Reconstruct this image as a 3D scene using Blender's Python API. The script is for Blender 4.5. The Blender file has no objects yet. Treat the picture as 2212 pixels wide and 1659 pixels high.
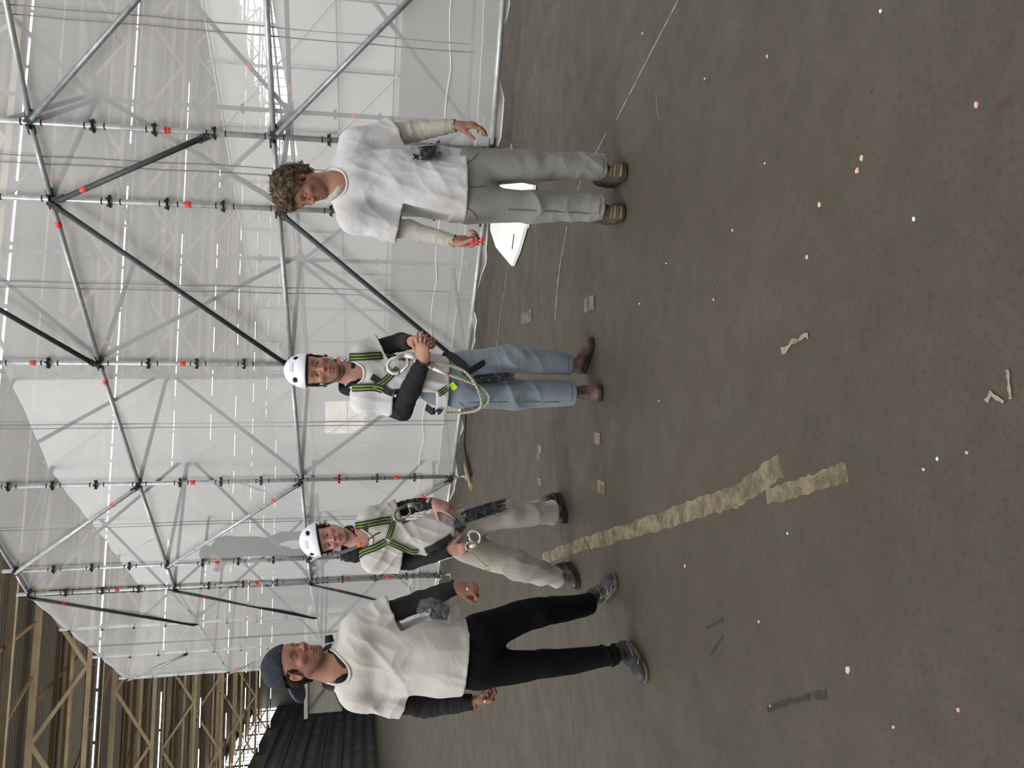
import bpy, math, random
import numpy as np
from mathutils import Vector, Matrix
from math import sin, cos, pi, radians, sqrt

# ------------------------------------------------------------------ camera, sky, exposure
FOC = 1661.0
CAMZ = 1.42
PIT = radians(11.1)
scn = bpy.context.scene
COL = scn.collection
cd = bpy.data.cameras.new('camera'); cam = bpy.data.objects.new('camera', cd); COL.objects.link(cam)
cd.lens = 36.0 * FOC / 2212.0; cd.sensor_width = 36.0; cd.clip_end = 400
# the phone was held upright but the photo is stored lying on its side: picture right = down in the world
cx_ = Vector((0, -sin(PIT), -cos(PIT))); cy_ = Vector((1, 0, 0)); cz_ = cx_.cross(cy_)
m = Matrix((cx_, cy_, cz_)).transposed().to_4x4(); m.translation = (0, 0, CAMZ)
cam.matrix_world = m
scn.camera = cam
world = bpy.data.worlds.new('world'); scn.world = world; world.use_nodes = True
wn = world.node_tree
wbg = wn.nodes['Background']
wtc = wn.nodes.new('ShaderNodeTexCoord'); wsx = wn.nodes.new('ShaderNodeSeparateXYZ')
wr = wn.nodes.new('ShaderNodeValToRGB')
wn.links.new(wtc.outputs['Generated'], wsx.inputs[0]); wn.links.new(wsx.outputs['Z'], wr.inputs[0])
wn.links.new(wr.outputs[0], wbg.inputs['Color'])
wr.color_ramp.elements[0].position = 0.0; wr.color_ramp.elements[0].color = (0.72, 0.72, 0.71, 1)
wr.color_ramp.elements[1].position = 0.6; wr.color_ramp.elements[1].color = (1.08, 1.09, 1.10, 1)
wbg.inputs['Strength'].default_value = 1.0
vs = scn.view_settings
scn.display_settings.display_device = 'sRGB'
vs.view_transform = 'Standard'; vs.look = 'None'; vs.exposure = 0.0; vs.gamma = 1.0; vs.use_curve_mapping = False
scn.cycles.use_denoising = True
scn.cycles.max_bounces = 6; scn.cycles.diffuse_bounces = 3; scn.cycles.glossy_bounces = 2
scn.cycles.transparent_max_bounces = 40; scn.cycles.transmission_bounces = 4
scn.cycles.caustics_reflective = False; scn.cycles.caustics_refractive = False

def lamp(name, kind, loc, energy, size=1.0, color=(1, 1, 1), target=None, sizey=None):
    l = bpy.data.lights.new(name, kind); l.energy = energy; l.color = color
    if kind == 'AREA':
        l.size = size
        if sizey: l.shape = 'RECTANGLE'; l.size_y = sizey
    o = bpy.data.objects.new(name, l); COL.objects.link(o); o.location = loc
    if target is not None:
        o.rotation_euler = (Vector(target) - Vector(loc)).to_track_quat('-Z', 'Y').to_euler()
    return o
# daylight from the roof lights over the camera's side of the hall
sun = lamp('roof_daylight', 'SUN', (0, 0, 12), 1.9, color=(1, 1, 1)); sun.data.angle = radians(38)
sun.rotation_euler = Vector((0.80, 0.42, -0.85)).to_track_quat('-Z', 'Y').to_euler()

# ------------------------------------------------------------------ picture to place
def ray(x, y):
    a = ((1659 - y) - 829.5) / FOC; b = (x - 1106) / FOC
    return Vector((a, cos(PIT) - b * sin(PIT), -sin(PIT) - b * cos(PIT)))
def at(x, y, Y):
    r = ray(x, y); s = Y / r.y
    return Vector((r.x * s, Y, CAMZ + r.z * s))
def onfloor(x, y, z=0.0):
    r = ray(x, y); s = (z - CAMZ) / r.z
    return Vector((r.x * s, r.y * s, z))

# ------------------------------------------------------------------ materials
MATS = {}
def mat(name, col=(.5, .5, .5), rough=.6, metal=0.0, emit=None, estr=0.0, noise=None, bump=None, attr=False, sheen=0.0, spec=0.5, wave=None):
    if name in MATS: return MATS[name]
    mt = bpy.data.materials.new(name); mt.use_nodes = True; MATS[name] = mt
    nt = mt.node_tree; b = nt.nodes['Principled BSDF']
    b.inputs['Base Color'].default_value = (*col, 1); b.inputs['Roughness'].default_value = rough
    b.inputs['Metallic'].default_value = metal; b.inputs['Specular IOR Level'].default_value = spec
    if sheen: b.inputs['Sheen Weight'].default_value = sheen
    if emit:
        b.inputs['Emission Color'].default_value = (*emit, 1); b.inputs['Emission Strength'].default_value = estr
    tc = nt.nodes.new('ShaderNodeTexCoord')
    last = None
    if attr:
        a = nt.nodes.new('ShaderNodeAttribute'); a.attribute_name = 'Col'
        nt.links.new(a.outputs['Color'], b.inputs['Base Color']); last = a.outputs['Color']
    if noise:  # (scale, colour2, amount)
        n = nt.nodes.new('ShaderNodeTexNoise'); n.inputs['Scale'].default_value = noise[0]; n.inputs['Detail'].default_value = 5
        r = nt.nodes.new('ShaderNodeValToRGB'); r.color_ramp.elements[0].position = .38; r.color_ramp.elements[1].position = .66
        r.color_ramp.elements[0].color = (0, 0, 0, 1); r.color_ramp.elements[1].color = (noise[2],) * 3 + (1,)
        mx = nt.nodes.new('ShaderNodeMix'); mx.data_type = 'RGBA'
        nt.links.new(tc.outputs['Object'], n.inputs['Vector']); nt.links.new(n.outputs['Fac'], r.inputs[0])
        nt.links.new(r.outputs[0], mx.inputs['Factor'])
        if last: nt.links.new(last, mx.inputs[6])
        else: mx.inputs[6].default_value = (*col, 1)
        mx.inputs[7].default_value = (*noise[1], 1)
        nt.links.new(mx.outputs[2], b.inputs['Base Color']); last = mx.outputs[2]
    if wave:   # (scale, direction, colour2, bump)
        w = nt.nodes.new('ShaderNodeTexWave'); w.inputs['Scale'].default_value = wave[0]; w.bands_direction = wave[1]
        nt.links.new(tc.outputs['Object'], w.inputs['Vector'])
        mx = nt.nodes.new('ShaderNodeMix'); mx.data_type = 'RGBA'
        nt.links.new(w.outputs['Fac'], mx.inputs['Factor'])
        if last: nt.links.new(last, mx.inputs[7])
        else: mx.inputs[7].default_value = (*col, 1)
        mx.inputs[6].default_value = (*wave[2], 1)
        nt.links.new(mx.outputs[2], b.inputs['Base Color'])
        if wave[3]:
            bp = nt.nodes.new('ShaderNodeBump'); bp.inputs['Strength'].default_value = wave[3]; bp.inputs['Distance'].default_value = .01
            nt.links.new(w.outputs['Fac'], bp.inputs['Height']); nt.links.new(bp.outputs[0], b.inputs['Normal'])
    if bump and not (wave and wave[3]):
        n = nt.nodes.new('ShaderNodeTexNoise'); n.inputs['Scale'].default_value = bump[0]; n.inputs['Detail'].default_value = 4
        bp = nt.nodes.new('ShaderNodeBump'); bp.inputs['Strength'].default_value = bump[1]; bp.inputs['Distance'].default_value = .01
        nt.links.new(tc.outputs['Object'], n.inputs['Vector']); nt.links.new(n.outputs['Fac'], bp.inputs['Height'])
        if len(bump) > 2:   # cloth creases: stretched, distorted noise
            mp = nt.nodes.new('ShaderNodeMapping'); mp.inputs['Scale'].default_value = (1.6, 1.6, .7); mp.inputs['Rotation'].default_value = (.2, .35, .3)
            n2 = nt.nodes.new('ShaderNodeTexNoise'); n2.noise_type = 'RIDGED_MULTIFRACTAL' if hasattr(n2, 'noise_type') else 'FBM'; n2.inputs['Scale'].default_value = bump[2]; n2.inputs['Detail'].default_value = 2; n2.inputs['Distortion'].default_value = 1.2
            b2 = nt.nodes.new('ShaderNodeBump'); b2.inputs['Strength'].default_value = bump[3]; b2.inputs['Distance'].default_value = .012
            nt.links.new(tc.outputs['Object'], mp.inputs[0]); nt.links.new(mp.outputs[0], n2.inputs['Vector']); nt.links.new(n2.outputs['Fac'], b2.inputs['Height'])
            nt.links.new(b2.outputs[0], bp.inputs['Normal'])
        nt.links.new(bp.outputs[0], b.inputs['Normal'])
    return mt
def lin(r, g, b):
    return tuple(((c / 255) / 12.92 if c / 255 <= .04045 else ((c / 255 + .055) / 1.055) ** 2.4) for c in (r, g, b))

# ------------------------------------------------------------------ mesh helpers
class MB:
    def __init__(s): s.v = []; s.f = []
    def add(s, v, f):
        o = len(s.v); s.v += [tuple(q) for q in v]; s.f += [tuple(i + o for i in q) for q in f]
    def box(s, c, d, M=None):
        hx, hy, hz = d[0] / 2, d[1] / 2, d[2] / 2
        v = [Vector((x, y, z)) for x in (-hx, hx) for y in (-hy, hy) for z in (-hz, hz)]
        c = Vector(c)
        v = [(M @ q if M else q) + c for q in v]
        s.add(v, [(0, 1, 3, 2), (4, 6, 7, 5), (0, 4, 5, 1), (2, 3, 7, 6), (0, 2, 6, 4), (1, 5, 7, 3)])
    def beam(s, a, b, w, h, up=(0, 0, 1)):
        a = Vector(a); b = Vector(b); z = (b - a); L = z.length; z.normalize()
        x = Vector(up).cross(z)
        if x.length < 1e-4: x = Vector((1, 0, 0)).cross(z)
        x.normalize(); y = z.cross(x)
        s.box((a + b) / 2, (w, h, L), Matrix((x, y, z)).transposed())
    def tube(s, pts, r, n=8, closed=False, cap=True):
        pts = [Vector(p) for p in pts]; N = len(pts)
        rs = r if isinstance(r, (list, tuple)) else [r] * N
        prev = None; base = len(s.v)
        for i, p in enumerate(pts):
            if closed: t = pts[(i + 1) % N] - pts[i - 1]
            else: t = pts[min(i + 1, N - 1)] - pts[max(i - 1, 0)]
            if t.length < 1e-9: t = Vector((0, 0, 1))
            t.normalize()
            if prev is None:
                x = t.orthogonal().normalized()
            else:
                x = prev - t * prev.dot(t)
                if x.length < 1e-6: x = t.orthogonal()
                x.normalize()
            prev = x; y = t.cross(x)
            for k in range(n):
                a = 2 * pi * k / n
                s.v.append(tuple(p + (x * cos(a) + y * sin(a)) * rs[i]))
        M = N if closed else N - 1
        for i in range(M):
            for k in range(n):
                a = base + i * n + k; b = base + i * n + (k + 1) % n
                c = base + ((i + 1) % N) * n + (k + 1) % n; d = base + ((i + 1) % N) * n + k
                s.f.append((a, b, c, d))
        if cap and not closed:
            s.f.append(tuple(base + k for k in range(n))[::-1]); s.f.append(tuple(base + (N - 1) * n + k for k in range(n)))
    def ribbon(s, pts, w, nrm, t=.002):
        # flat webbing: pts, width, list/func of surface normals
        pts = [Vector(p) for p in pts]; N = len(pts); base = len(s.v)
        for i, p in enumerate(pts):
            tg = (pts[min(i + 1, N - 1)] - pts[max(i - 1, 0)]).normalized()
            n = Vector(nrm[i] if isinstance(nrm, list) else nrm).normalized()
            sd = tg.cross(n).normalized()
            for a, b in ((-1, 0), (1, 0), (1, 1), (-1, 1)):
                s.v.append(tuple(p + sd * (a * w / 2) + n * (b * t)))
        for i in range(N - 1):
            for k in range(4):
                a = base + i * 4 + k; b = base + i * 4 + (k + 1) % 4
                s.f.append((a, b, b + 4, a + 4))
        s.f.append((base, base + 3, base + 2, base + 1)); e = base + (N - 1) * 4; s.f.append((e, e + 1, e + 2, e + 3))
    def lathe(s, prof, c=(0, 0, 0), n=16):
        base = len(s.v); c = Vector(c)
        for r, z in prof:
            for k in range(n):
                a = 2 * pi * k / n; s.v.append(tuple(c + Vector((r * cos(a), r * sin(a), z))))
        for i in range(len(prof) - 1):
            for k in range(n):
                a = base + i * n + k; b = base + i * n + (k + 1) % n
                s.f.append((a, b, b + n, a + n))
        s.f.append(tuple(base + k for k in range(n))[::-1]); e = base + (len(prof) - 1) * n; s.f.append(tuple(e + k for k in range(n)))
    def mesh(s, name, m=None, smooth=False):
        me = bpy.data.meshes.new(name); me.from_pydata(s.v, [], s.f); me.update()
        if m: me.materials.append(m)
        if smooth:
            me.polygons.foreach_set('use_smooth', [True] * len(me.polygons))
        return me
    def build(s, name, m, parent=None, smooth=False, bevel=0):
        return link(name, s.mesh(name, m, smooth), parent, bevel)
def link(name, me, parent=None, bevel=0):
    o = bpy.data.objects.new(name, me); COL.objects.link(o)
    if parent is not None:
        o.parent = parent; o.matrix_parent_inverse = parent_inv(parent)
    if bevel:
        b = o.modifiers.new('bevel', 'BEVEL'); b.width = bevel; b.segments = 2; b.limit_method = 'ANGLE'
    return o
def world_of(o):
    M = Matrix.LocRotScale(o.location, o.rotation_euler, o.scale)
    return M if o.parent is None else world_of(o.parent) @ o.matrix_parent_inverse @ M
def parent_inv(p): return world_of(p).inverted()
def tag(o, label=None, cat=None, group=None, kind=None):
    if label: o['label'] = label
    if cat: o['category'] = cat
    if group: o['group'] = group
    if kind: o['kind'] = kind
    return o
def empty(name, loc, label=None, cat=None, group=None):
    o = bpy.data.objects.new(name, None); COL.objects.link(o); o.location = loc; o.empty_display_size = .1
    return tag(o, label, cat, group)
def struct(o): o['kind'] = 'structure'; return o
ORD = ['first', 'second', 'third', 'fourth', 'fifth', 'sixth', 'seventh', 'eighth', 'ninth', 'tenth', 'eleventh', 'twelfth', 'thirteenth', 'fourteenth', 'fifteenth', 'sixteenth', 'seventeenth', 'eighteenth', 'nineteenth', 'twentieth']
ORD += ['twenty-' + w for w in ORD[:9]] + ['thirtieth'] + ['thirty-' + w for w in ORD[:9]] + ['fortieth'] + ['forty-' + w for w in ORD[:9]]
def ordinal(i): return ORD[i]
# ------------------------------------------------------------------ the hall
AX = Vector((-sin(radians(11)), cos(radians(11)), 0)); RT = Vector((cos(radians(11)), sin(radians(11)), 0))
def hall(lat, s, z=0.0): return RT * lat + AX * s + Vector((0, 0, z))

def floor_material():
    mt = bpy.data.materials.new('worn_concrete'); mt.use_nodes = True; nt = mt.node_tree; b = nt.nodes['Principled BSDF']
    N = nt.nodes.new; Lk = nt.links.new
    tc = N('ShaderNodeTexCoord')
    def noise(sc, det=6, rough=.6, vec=None):
        n = N('ShaderNodeTexNoise'); n.inputs['Scale'].default_value = sc; n.inputs['Detail'].default_value = det; n.inputs['Roughness'].default_value = rough
        Lk(vec or tc.outputs['Object'], n.inputs['Vector']); return n.outputs['Fac']
    def ramp(f, stops):
        r = N('ShaderNodeValToRGB'); Lk(f, r.inputs[0])
        while len(r.color_ramp.elements) < len(stops): r.color_ramp.elements.new(.5)
        for e, (p, c) in zip(r.color_ramp.elements, stops): e.position = p; e.color = (*c, 1)
        return r.outputs[0]
    def mix(f, a, c, mode='MIX'):
        x = N('ShaderNodeMix'); x.data_type = 'RGBA'; x.blend_type = mode
        if isinstance(f, float): x.inputs['Factor'].default_value = f
        else: Lk(f, x.inputs['Factor'])
        for i, q in ((6, a), (7, c)):
            if isinstance(q, tuple): x.inputs[i].default_value = (*q, 1)
            else: Lk(q, x.inputs[i])
        return x.outputs[2]
    base = ramp(noise(.55, 7, .62), [(.3, lin(88, 81, 70)), (.55, lin(99, 92, 81)), (.75, lin(113, 105, 94))])
    c = mix(ramp(noise(6, 6, .7), [(.35, (0, 0, 0)), (.7, (.55, .55, .55))]), base, lin(80, 74, 64))
    c = mix(ramp(noise(55, 4, .7), [(.5, (0, 0, 0)), (.72, (.5, .5, .5))]), c, lin(58, 52, 44))
    c = mix(ramp(noise(2.1, 5, .75), [(.62, (0, 0, 0)), (.72, (.5, .5, .5))]), c, lin(64, 58, 50))
    # pale scuffs
    mp = N('ShaderNodeMapping'); Lk(tc.outputs['Object'], mp.inputs[0]); mp.inputs['Scale'].default_value = (1.2, 7, 1); mp.inputs['Rotation'].default_value = (0, 0, .5)
    c = mix(ramp(noise(2.4, 5, .8, mp.outputs[0]), [(.66, (0, 0, 0)), (.75, (.45, .45, .45))]), c, lin(132, 122, 106))
    v = N('ShaderNodeTexVoronoi'); v.inputs['Scale'].default_value = 3.2; Lk(tc.outputs['Object'], v.inputs['Vector'])
    c = mix(.30, c, (0, 0, 0)) if False else c
    c = mix(ramp(v.outputs['Distance'], [(.018, (.8, .8, .8)), (.03, (0, 0, 0))]), c, lin(46, 40, 34))
    c = mix(1.0, c, (.57, .54, .485), 'MULTIPLY'); Lk(c, b.inputs['Base Color'])
    Lk(ramp(noise(3, 5), [(.3, (.5,) * 3), (.7, (.75,) * 3)]), b.inputs['Roughness'])
    b.inputs['Specular IOR Level'].default_value = .35
    bp = N('ShaderNodeBump'); bp.inputs['Strength'].default_value = .35; bp.inputs['Distance'].default_value = .01
    Lk(noise(30, 6, .7), bp.inputs['Height']); Lk(bp.outputs[0], b.inputs['Normal'])
    return mt
fl = MB(); fl.add([(-70, -6, 0), (70, -6, 0), (70, 125, 0), (-70, 125, 0), (-70, -6, -.2), (70, -6, -.2), (70, 125, -.2), (-70, 125, -.2)],
                  [(0, 1, 2, 3), (7, 6, 5, 4), (0, 4, 5, 1), (1, 5, 6, 2), (2, 6, 7, 3), (3, 7, 4, 0)])
floor = struct(fl.build('floor', floor_material()))

def worn_paint(name, c, lo, hi, sc):
    mt = bpy.data.materials.new(name); mt.use_nodes = True; nt = mt.node_tree; b = nt.nodes['Principled BSDF']
    b.inputs['Base Color'].default_value = (*c, 1); b.inputs['Roughness'].default_value = .7
    tc = nt.nodes.new('ShaderNodeTexCoord'); n = nt.nodes.new('ShaderNodeTexNoise'); n.inputs['Scale'].default_value = sc; n.inputs['Detail'].default_value = 8; n.inputs['Roughness'].default_value = .75
    r = nt.nodes.new('ShaderNodeValToRGB'); r.color_ramp.elements[0].position = lo; r.color_ramp.elements[1].position = hi
    nt.links.new(tc.outputs['Object'], n.inputs['Vector']); nt.links.new(n.outputs['Fac'], r.inputs[0]); nt.links.new(r.outputs[0], b.inputs['Alpha'])
    return mt
tanp = worn_paint('worn_tan_paint', lin(120, 108, 84), .32, .57, 9.0)
palep = worn_paint('worn_pale_paint', lin(140, 130, 112), .30, .55, 14.0)
darkp = worn_paint('dark_scratch', lin(48, 42, 35), .35, .6, 20.0)
redp = worn_paint('red_smear', lin(120, 60, 50), .45, .75, 20.0)
rnd = random.Random(5)
ZS = [.0010]
def strip(name, pts, w, m, jit=.1):
    ZS[0] += .0002
    P = []
    for i in range(len(pts) - 1):
        a, b = pts[i], pts[i + 1]; n = max(2, int(((a[0] - b[0]) ** 2 + (a[1] - b[1]) ** 2) ** .5 / 8))
        for k in range(n): P.append((a[0] + (b[0] - a[0]) * k / n, a[1] + (b[1] - a[1]) * k / n))
    P.append(pts[-1]); W = [onfloor(*p, ZS[0]) for p in P]
    b_ = MB(); vv = []
    for i, p in enumerate(W):
        t = (W[min(i + 1, len(W) - 1)] - W[max(i - 1, 0)]).normalized(); s = Vector((-t.y, t.x, 0))
        ww = w(i / len(W)) if callable(w) else w
        vv += [p + s * ww / 2 * (1 + rnd.uniform(-jit, jit)), p - s * ww / 2 * (1 + rnd.uniform(-jit, jit))]
    b_.add(vv, [(2 * i, 2 * i + 1, 2 * i + 3, 2 * i + 2) for i in range(len(W) - 1)])
    return b_.build(name, m, floor)
strip('paint_stripe', [(1172, 1208), (1251, 1178), (1323, 1157), (1411, 1131), (1510, 1095), (1587, 1074), (1640, 1038), (1686, 1004)], .085, tanp, .14)
strip('paint_stripe', [(1655, 1072), (1690, 1064), (1727, 1052), (1790, 1030), (1830, 1020)], .055, tanp, .25)
strip('paint_stripe', [(1465, 0), (1400, 125), (1332, 258)], .014, palep)
strip('paint_stripe', [(1310, 287), (1283, 338), (1262, 372), (1247, 412)], .014, palep)
strip('paint_stripe', [(1225, 490), (1210, 570), (1204, 620), (1199, 690)], .03, palep, .4)
strip('paint_stripe', [(1100, 560), (1078, 700), (1068, 800)], .05, tanp, .4)
strip('floor_joint', [(1190, 850), (1197, 930), (1204, 1050), (1215, 1180), (1224, 1330), (1232, 1480), (1242, 1659)], .008, darkp, .6)
strip('floor_joint', [(1148, 240), (1152, 420), (1162, 560), (1180, 740)], .006, palep, .6)
strip('floor_scratch', [(1417, 200), (1420, 235), (1425, 262)], .006, palep, .5)
strip('floor_scratch', [(1655, 1532), (1705, 1518), (1755, 1503), (1785, 1500)], .02, darkp, .6)
strip('floor_scratch', [(1525, 1358), (1562, 1337)], .008, darkp, .4)
strip('floor_scratch', [(1533, 1416), (1562, 1372)], .008, darkp, .4)
strip('floor_scratch', [(1262, 1165), (1278, 1197)], .01, darkp, .4)
strip('floor_scratch', [(2175, 798), (2180, 840), (2183, 862)], .008, palep, .6)
strip('floor_scratch', [(2130, 868), (2140, 850), (2168, 868)], .012, palep, .6)
strip('floor_scratch', [(1688, 760), (1710, 742), (1745, 722)], .02, palep, .8)
strip('floor_scratch', [(1548, 848), (1550, 880)], .02, redp, .3)
for x, y, w, l in ((1290, 947, .085, 13), (1298, 1052, .09, 14), (1166, 970, .08, 9), (1163, 986, .08, 8), (1165, 1041, .1, 9), (1272, 655, .06, 9), (1137, 683, .07, 10)):
    strip('paint_patch', [(x - 11, y + l * .8), (x + 11, y - l * .4)] if x in (1272, 1137) else [(x, y + l), (x, y - l)], w * 1.5, tanp, .12)
# small litter and filler spots
chipm = mat('pale_chip', lin(190, 178, 150), .8); whm = mat('white_paper_bit', lin(230, 228, 222), .7); pkm = mat('pink_paper_bit', lin(215, 160, 150), .7)
chips = [(1832, 1446, .018, 'c'), (1771, 442, .014, 'c'), (1852, 369, .014, 'p'), (1862, 341, .013, 'c'), (1744, 556, .012, 'c'), (1975, 473, .009, 'w'), (2110, 226, .011, 'p'),
         (1931, 1570, .008, 'c'), (2071, 1533, .008, 'p'), (1702, 1152, .006, 'w'), (2026, 991, .007, 'w'), (1996, 1014, .007, 'c'), (2090, 978, .007, 'p'), (1480, 1222, .012, 'c'),
         (1640, 1343, .009, 'c'), (1665, 1525, .007, 'c'), (1903, 24, .008, 'w'), (1523, 170, .006, 'w'), (1388, 72, .010, 'c'), (1658, 122, .009, 'c'), (1583, 497, .010, 'p'),
         (1653, 353, .005, 'w'), (1542, 647, .008, 'c'), (1382, 656, .007, 'w'), (1440, 569, .006, 'w'), (1424, 866, .005, 'w'), (1007, 1004, .004, 'w'), (1712, 637, .008, 'c'), (1894, 833, .008, 'c')]
WORD = {'c': 'pale flattened chip', 'p': 'pinkish scrap', 'w': 'small white scrap'}
chips = sorted(chips[:26], key=lambda c: onfloor(c[0], c[1]).length)
seen = {'c': 0, 'p': 0, 'w': 0}
for x, y, r, k in chips:
    r *= .6; p = onfloor(x, y, .0); b_ = MB(); n = 9; aa = rnd.uniform(0, 6)
    ring = [(r * rnd.uniform(.7, 1.15) * 1.1, 2 * pi * i / n + aa) for i in range(n)]
    v = [p + Vector((q * cos(a) * 1.2, q * sin(a) * .85, .0005)) for q, a in ring] + [p + Vector((q * .8 * cos(a) * 1.2, q * .8 * sin(a) * .85, .004)) for q, a in ring]
    b_.add(v, [tuple(range(n))[::-1], tuple(range(n, 2 * n))] + [(i, (i + 1) % n, n + (i + 1) % n, n + i) for i in range(n)])
    o = b_.build('debris_chip', {'c': chipm, 'p': pkm, 'w': whm}[k])
    tag(o, 'tiny %s on the concrete floor, %s nearest the camera' % (WORD[k], ordinal(seen[k])), 'litter', 'scraps on the floor'); seen[k] += 1

# walls, roof
roofm = bpy.data.materials.new('dark_corrugated_roof'); roofm.use_nodes = True
nt = roofm.node_tree; b = nt.nodes['Principled BSDF']; b.inputs['Roughness'].default_value = .75
tc = nt.nodes.new('ShaderNodeTexCoord'); mp = nt.nodes.new('ShaderNodeMapping'); mp.inputs['Rotation'].default_value = (0, 0, -radians(11))
nt.links.new(tc.outputs['Object'], mp.inputs[0])
w = nt.nodes.new('ShaderNodeTexWave'); w.inputs['Scale'].default_value = 1.3; w.bands_direction = 'Y'; nt.links.new(mp.outputs[0], w.inputs[0])
r = nt.nodes.new('ShaderNodeValToRGB'); nt.links.new(w.outputs['Fac'], r.inputs[0])
r.color_ramp.elements[0].color = (*lin(76, 68, 57), 1); r.color_ramp.elements[1].color = (*lin(124, 114, 98), 1)
n = nt.nodes.new('ShaderNodeTexNoise'); n.inputs['Scale'].default_value = .12; n.inputs['Detail'].default_value = 3
nt.links.new(tc.outputs['Object'], n.inputs[0]); mx = nt.nodes.new('ShaderNodeMix'); mx.data_type = 'RGBA'; mx.blend_type = 'MULTIPLY'; mx.inputs[0].default_value = .5
r2 = nt.nodes.new('ShaderNodeValToRGB'); nt.links.new(n.outputs['Fac'], r2.inputs[0]); r2.color_ramp.elements[0].position = .45; r2.color_ramp.elements[1].position = .55
r2.color_ramp.elements[0].color = (.5, .5, .5, 1)
nt.links.new(r.outputs[0], mx.inputs[6]); nt.links.new(r2.outputs[0], mx.inputs[7]); nt.links.new(mx.outputs[2], b.inputs['Base Color'])
bp = nt.nodes.new('ShaderNodeBump'); bp.inputs['Strength'].default_value = .6; bp.inputs['Distance'].default_value = .05
nt.links.new(w.outputs['Fac'], bp.inputs['Height']); nt.links.new(bp.outputs[0], b.inputs['Normal'])
L0, L1, SE = -21.0, 55.0, 108.0
ROOFZ = 15.0
def slab(name, a, b_, z0, z1, t, m):
    mb = MB(); a = Vector(a); b_ = Vector(b_); a.z = b_.z = 0
    mb.beam(a + Vector((0, 0, (z0 + z1) / 2)), b_ + Vector((0, 0, (z0 + z1) / 2)), t, z1 - z0)
    return struct(mb.build(name, m))
mb = MB(); v = [hall(L0 - .5, 27, ROOFZ), hall(L1 + .5, 27, ROOFZ), hall(L1 + .5, SE, ROOFZ), hall(L0 - .5, SE, ROOFZ)]
mb.add(v + [q + Vector((0, 0, .15)) for q in v], [(3, 2, 1, 0), (4, 5, 6, 7), (0, 1, 5, 4), (1, 2, 6, 5), (2, 3, 7, 6), (3, 0, 4, 7)])
ceil = struct(mb.build('ceiling', roofm))
darkwall = mat('dark_wall_cladding', lin(84, 90, 94), .6, noise=(.5, lin(40, 44, 47), .8), wave=(.28, 'Z', lin(40, 46, 50), .8))
greyend = mat('grey_end_wall', lin(132, 128, 120), .8, noise=(.3, lin(105, 102, 96), .7))
slab('wall_left', hall(L0, 16), hall(L0, SE), 0, 11.8, .3, darkwall)
slab('trim_1', hall(L0, 16), hall(L0, SE), 14.6, ROOFZ, .3, mat('dark_fascia', lin(50, 48, 44), .7))
glow = mat('bright_daylight_glass', (.9, .9, .9), .4, emit=(1, 1, 1), estr=2.2)
glowr = mat('bright_yard_glass', (.9, .9, .9), .4, emit=(1, 1, 1), estr=11.0)
framem = mat('dark_window_bars', lin(60, 58, 56), .6)
nwin = 0
def clerestory(lat, s0, s1, step, z0, z1, side):
    global nwin
    s = s0
    while s < s1 - .1:
        nwin += 1; a = hall(lat, s + .25); b_ = hall(lat, s + step - .25)
        w_ = slab('window_%d' % nwin, a, b_, z0, z1, .06, glow if side == 'left' else glowr)
        f = MB()
        for k in range(5):
            q = a.lerp(b_, k / 4); q.z = 0; f.beam(q + Vector((0, 0, z0)), q + Vector((0, 0, z1)), .12, .12, up=RT)
        for z in (z0, (z0 + z1) / 2, z1):
            f.beam(a + Vector((0, 0, z)), b_ + Vector((0, 0, z)), .14, .12)
        f.build('window_frame', framem, w_)
        s += step
    return
clerestory(L0, 28, SE, 6.0, 11.85, 14.55, 'left')
slab('wall_right', hall(L1, 5), hall(L1, SE), 0, 10.4, .3, mat('grey_side_wall', lin(120, 118, 112), .8))
clerestory(L1, 22, SE, 8.0, 10.45, 14.2, 'right')
slab('trim_2', hall(L1, 5), hall(L1, SE), 14.2, ROOFZ, .3, MATS['dark_fascia'])
slab('wall_back', hall(L0, SE), hall(L1, SE), 0, ROOFZ, .3, greyend)
# the lit yard window low in the end wall
YE = 103.0
pa = at(745, 935, YE); pb = at(745, 868, YE); z0 = at(786, 900, YE).z; z1 = at(704, 900, YE).z
warm = mat('warm_lit_glass', (.9, .8, .6), .4, emit=(1.0, .86, .6), estr=7.0)
nwin += 1
w_ = slab('window_%d' % nwin, pa, pb, z0, z1, .1, warm)
f = MB()
for k in range(4):
    q = pa.lerp(pb, k / 3); q.z = 0; f.beam(q + Vector((0, -.15, z0)), q + Vector((0, -.15, z1)), .25, .15, up=(1, 0, 0))
for k in range(3):
    z = z0 + (z1 - z0) * k / 2; q0 = pa.copy(); q1 = pb.copy(); q0.z = q1.z = z; f.beam(q0 + Vector((0, -.15, 0)), q1 + Vector((0, -.15, 0)), .2, .2)
f.build('window_frame', mat('glowing_white_frame', (.8, .8, .78), .5, emit=(1, 1, 1), estr=6.0), w_)  # frame bars emit their own light, brightness is not just white paint

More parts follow.
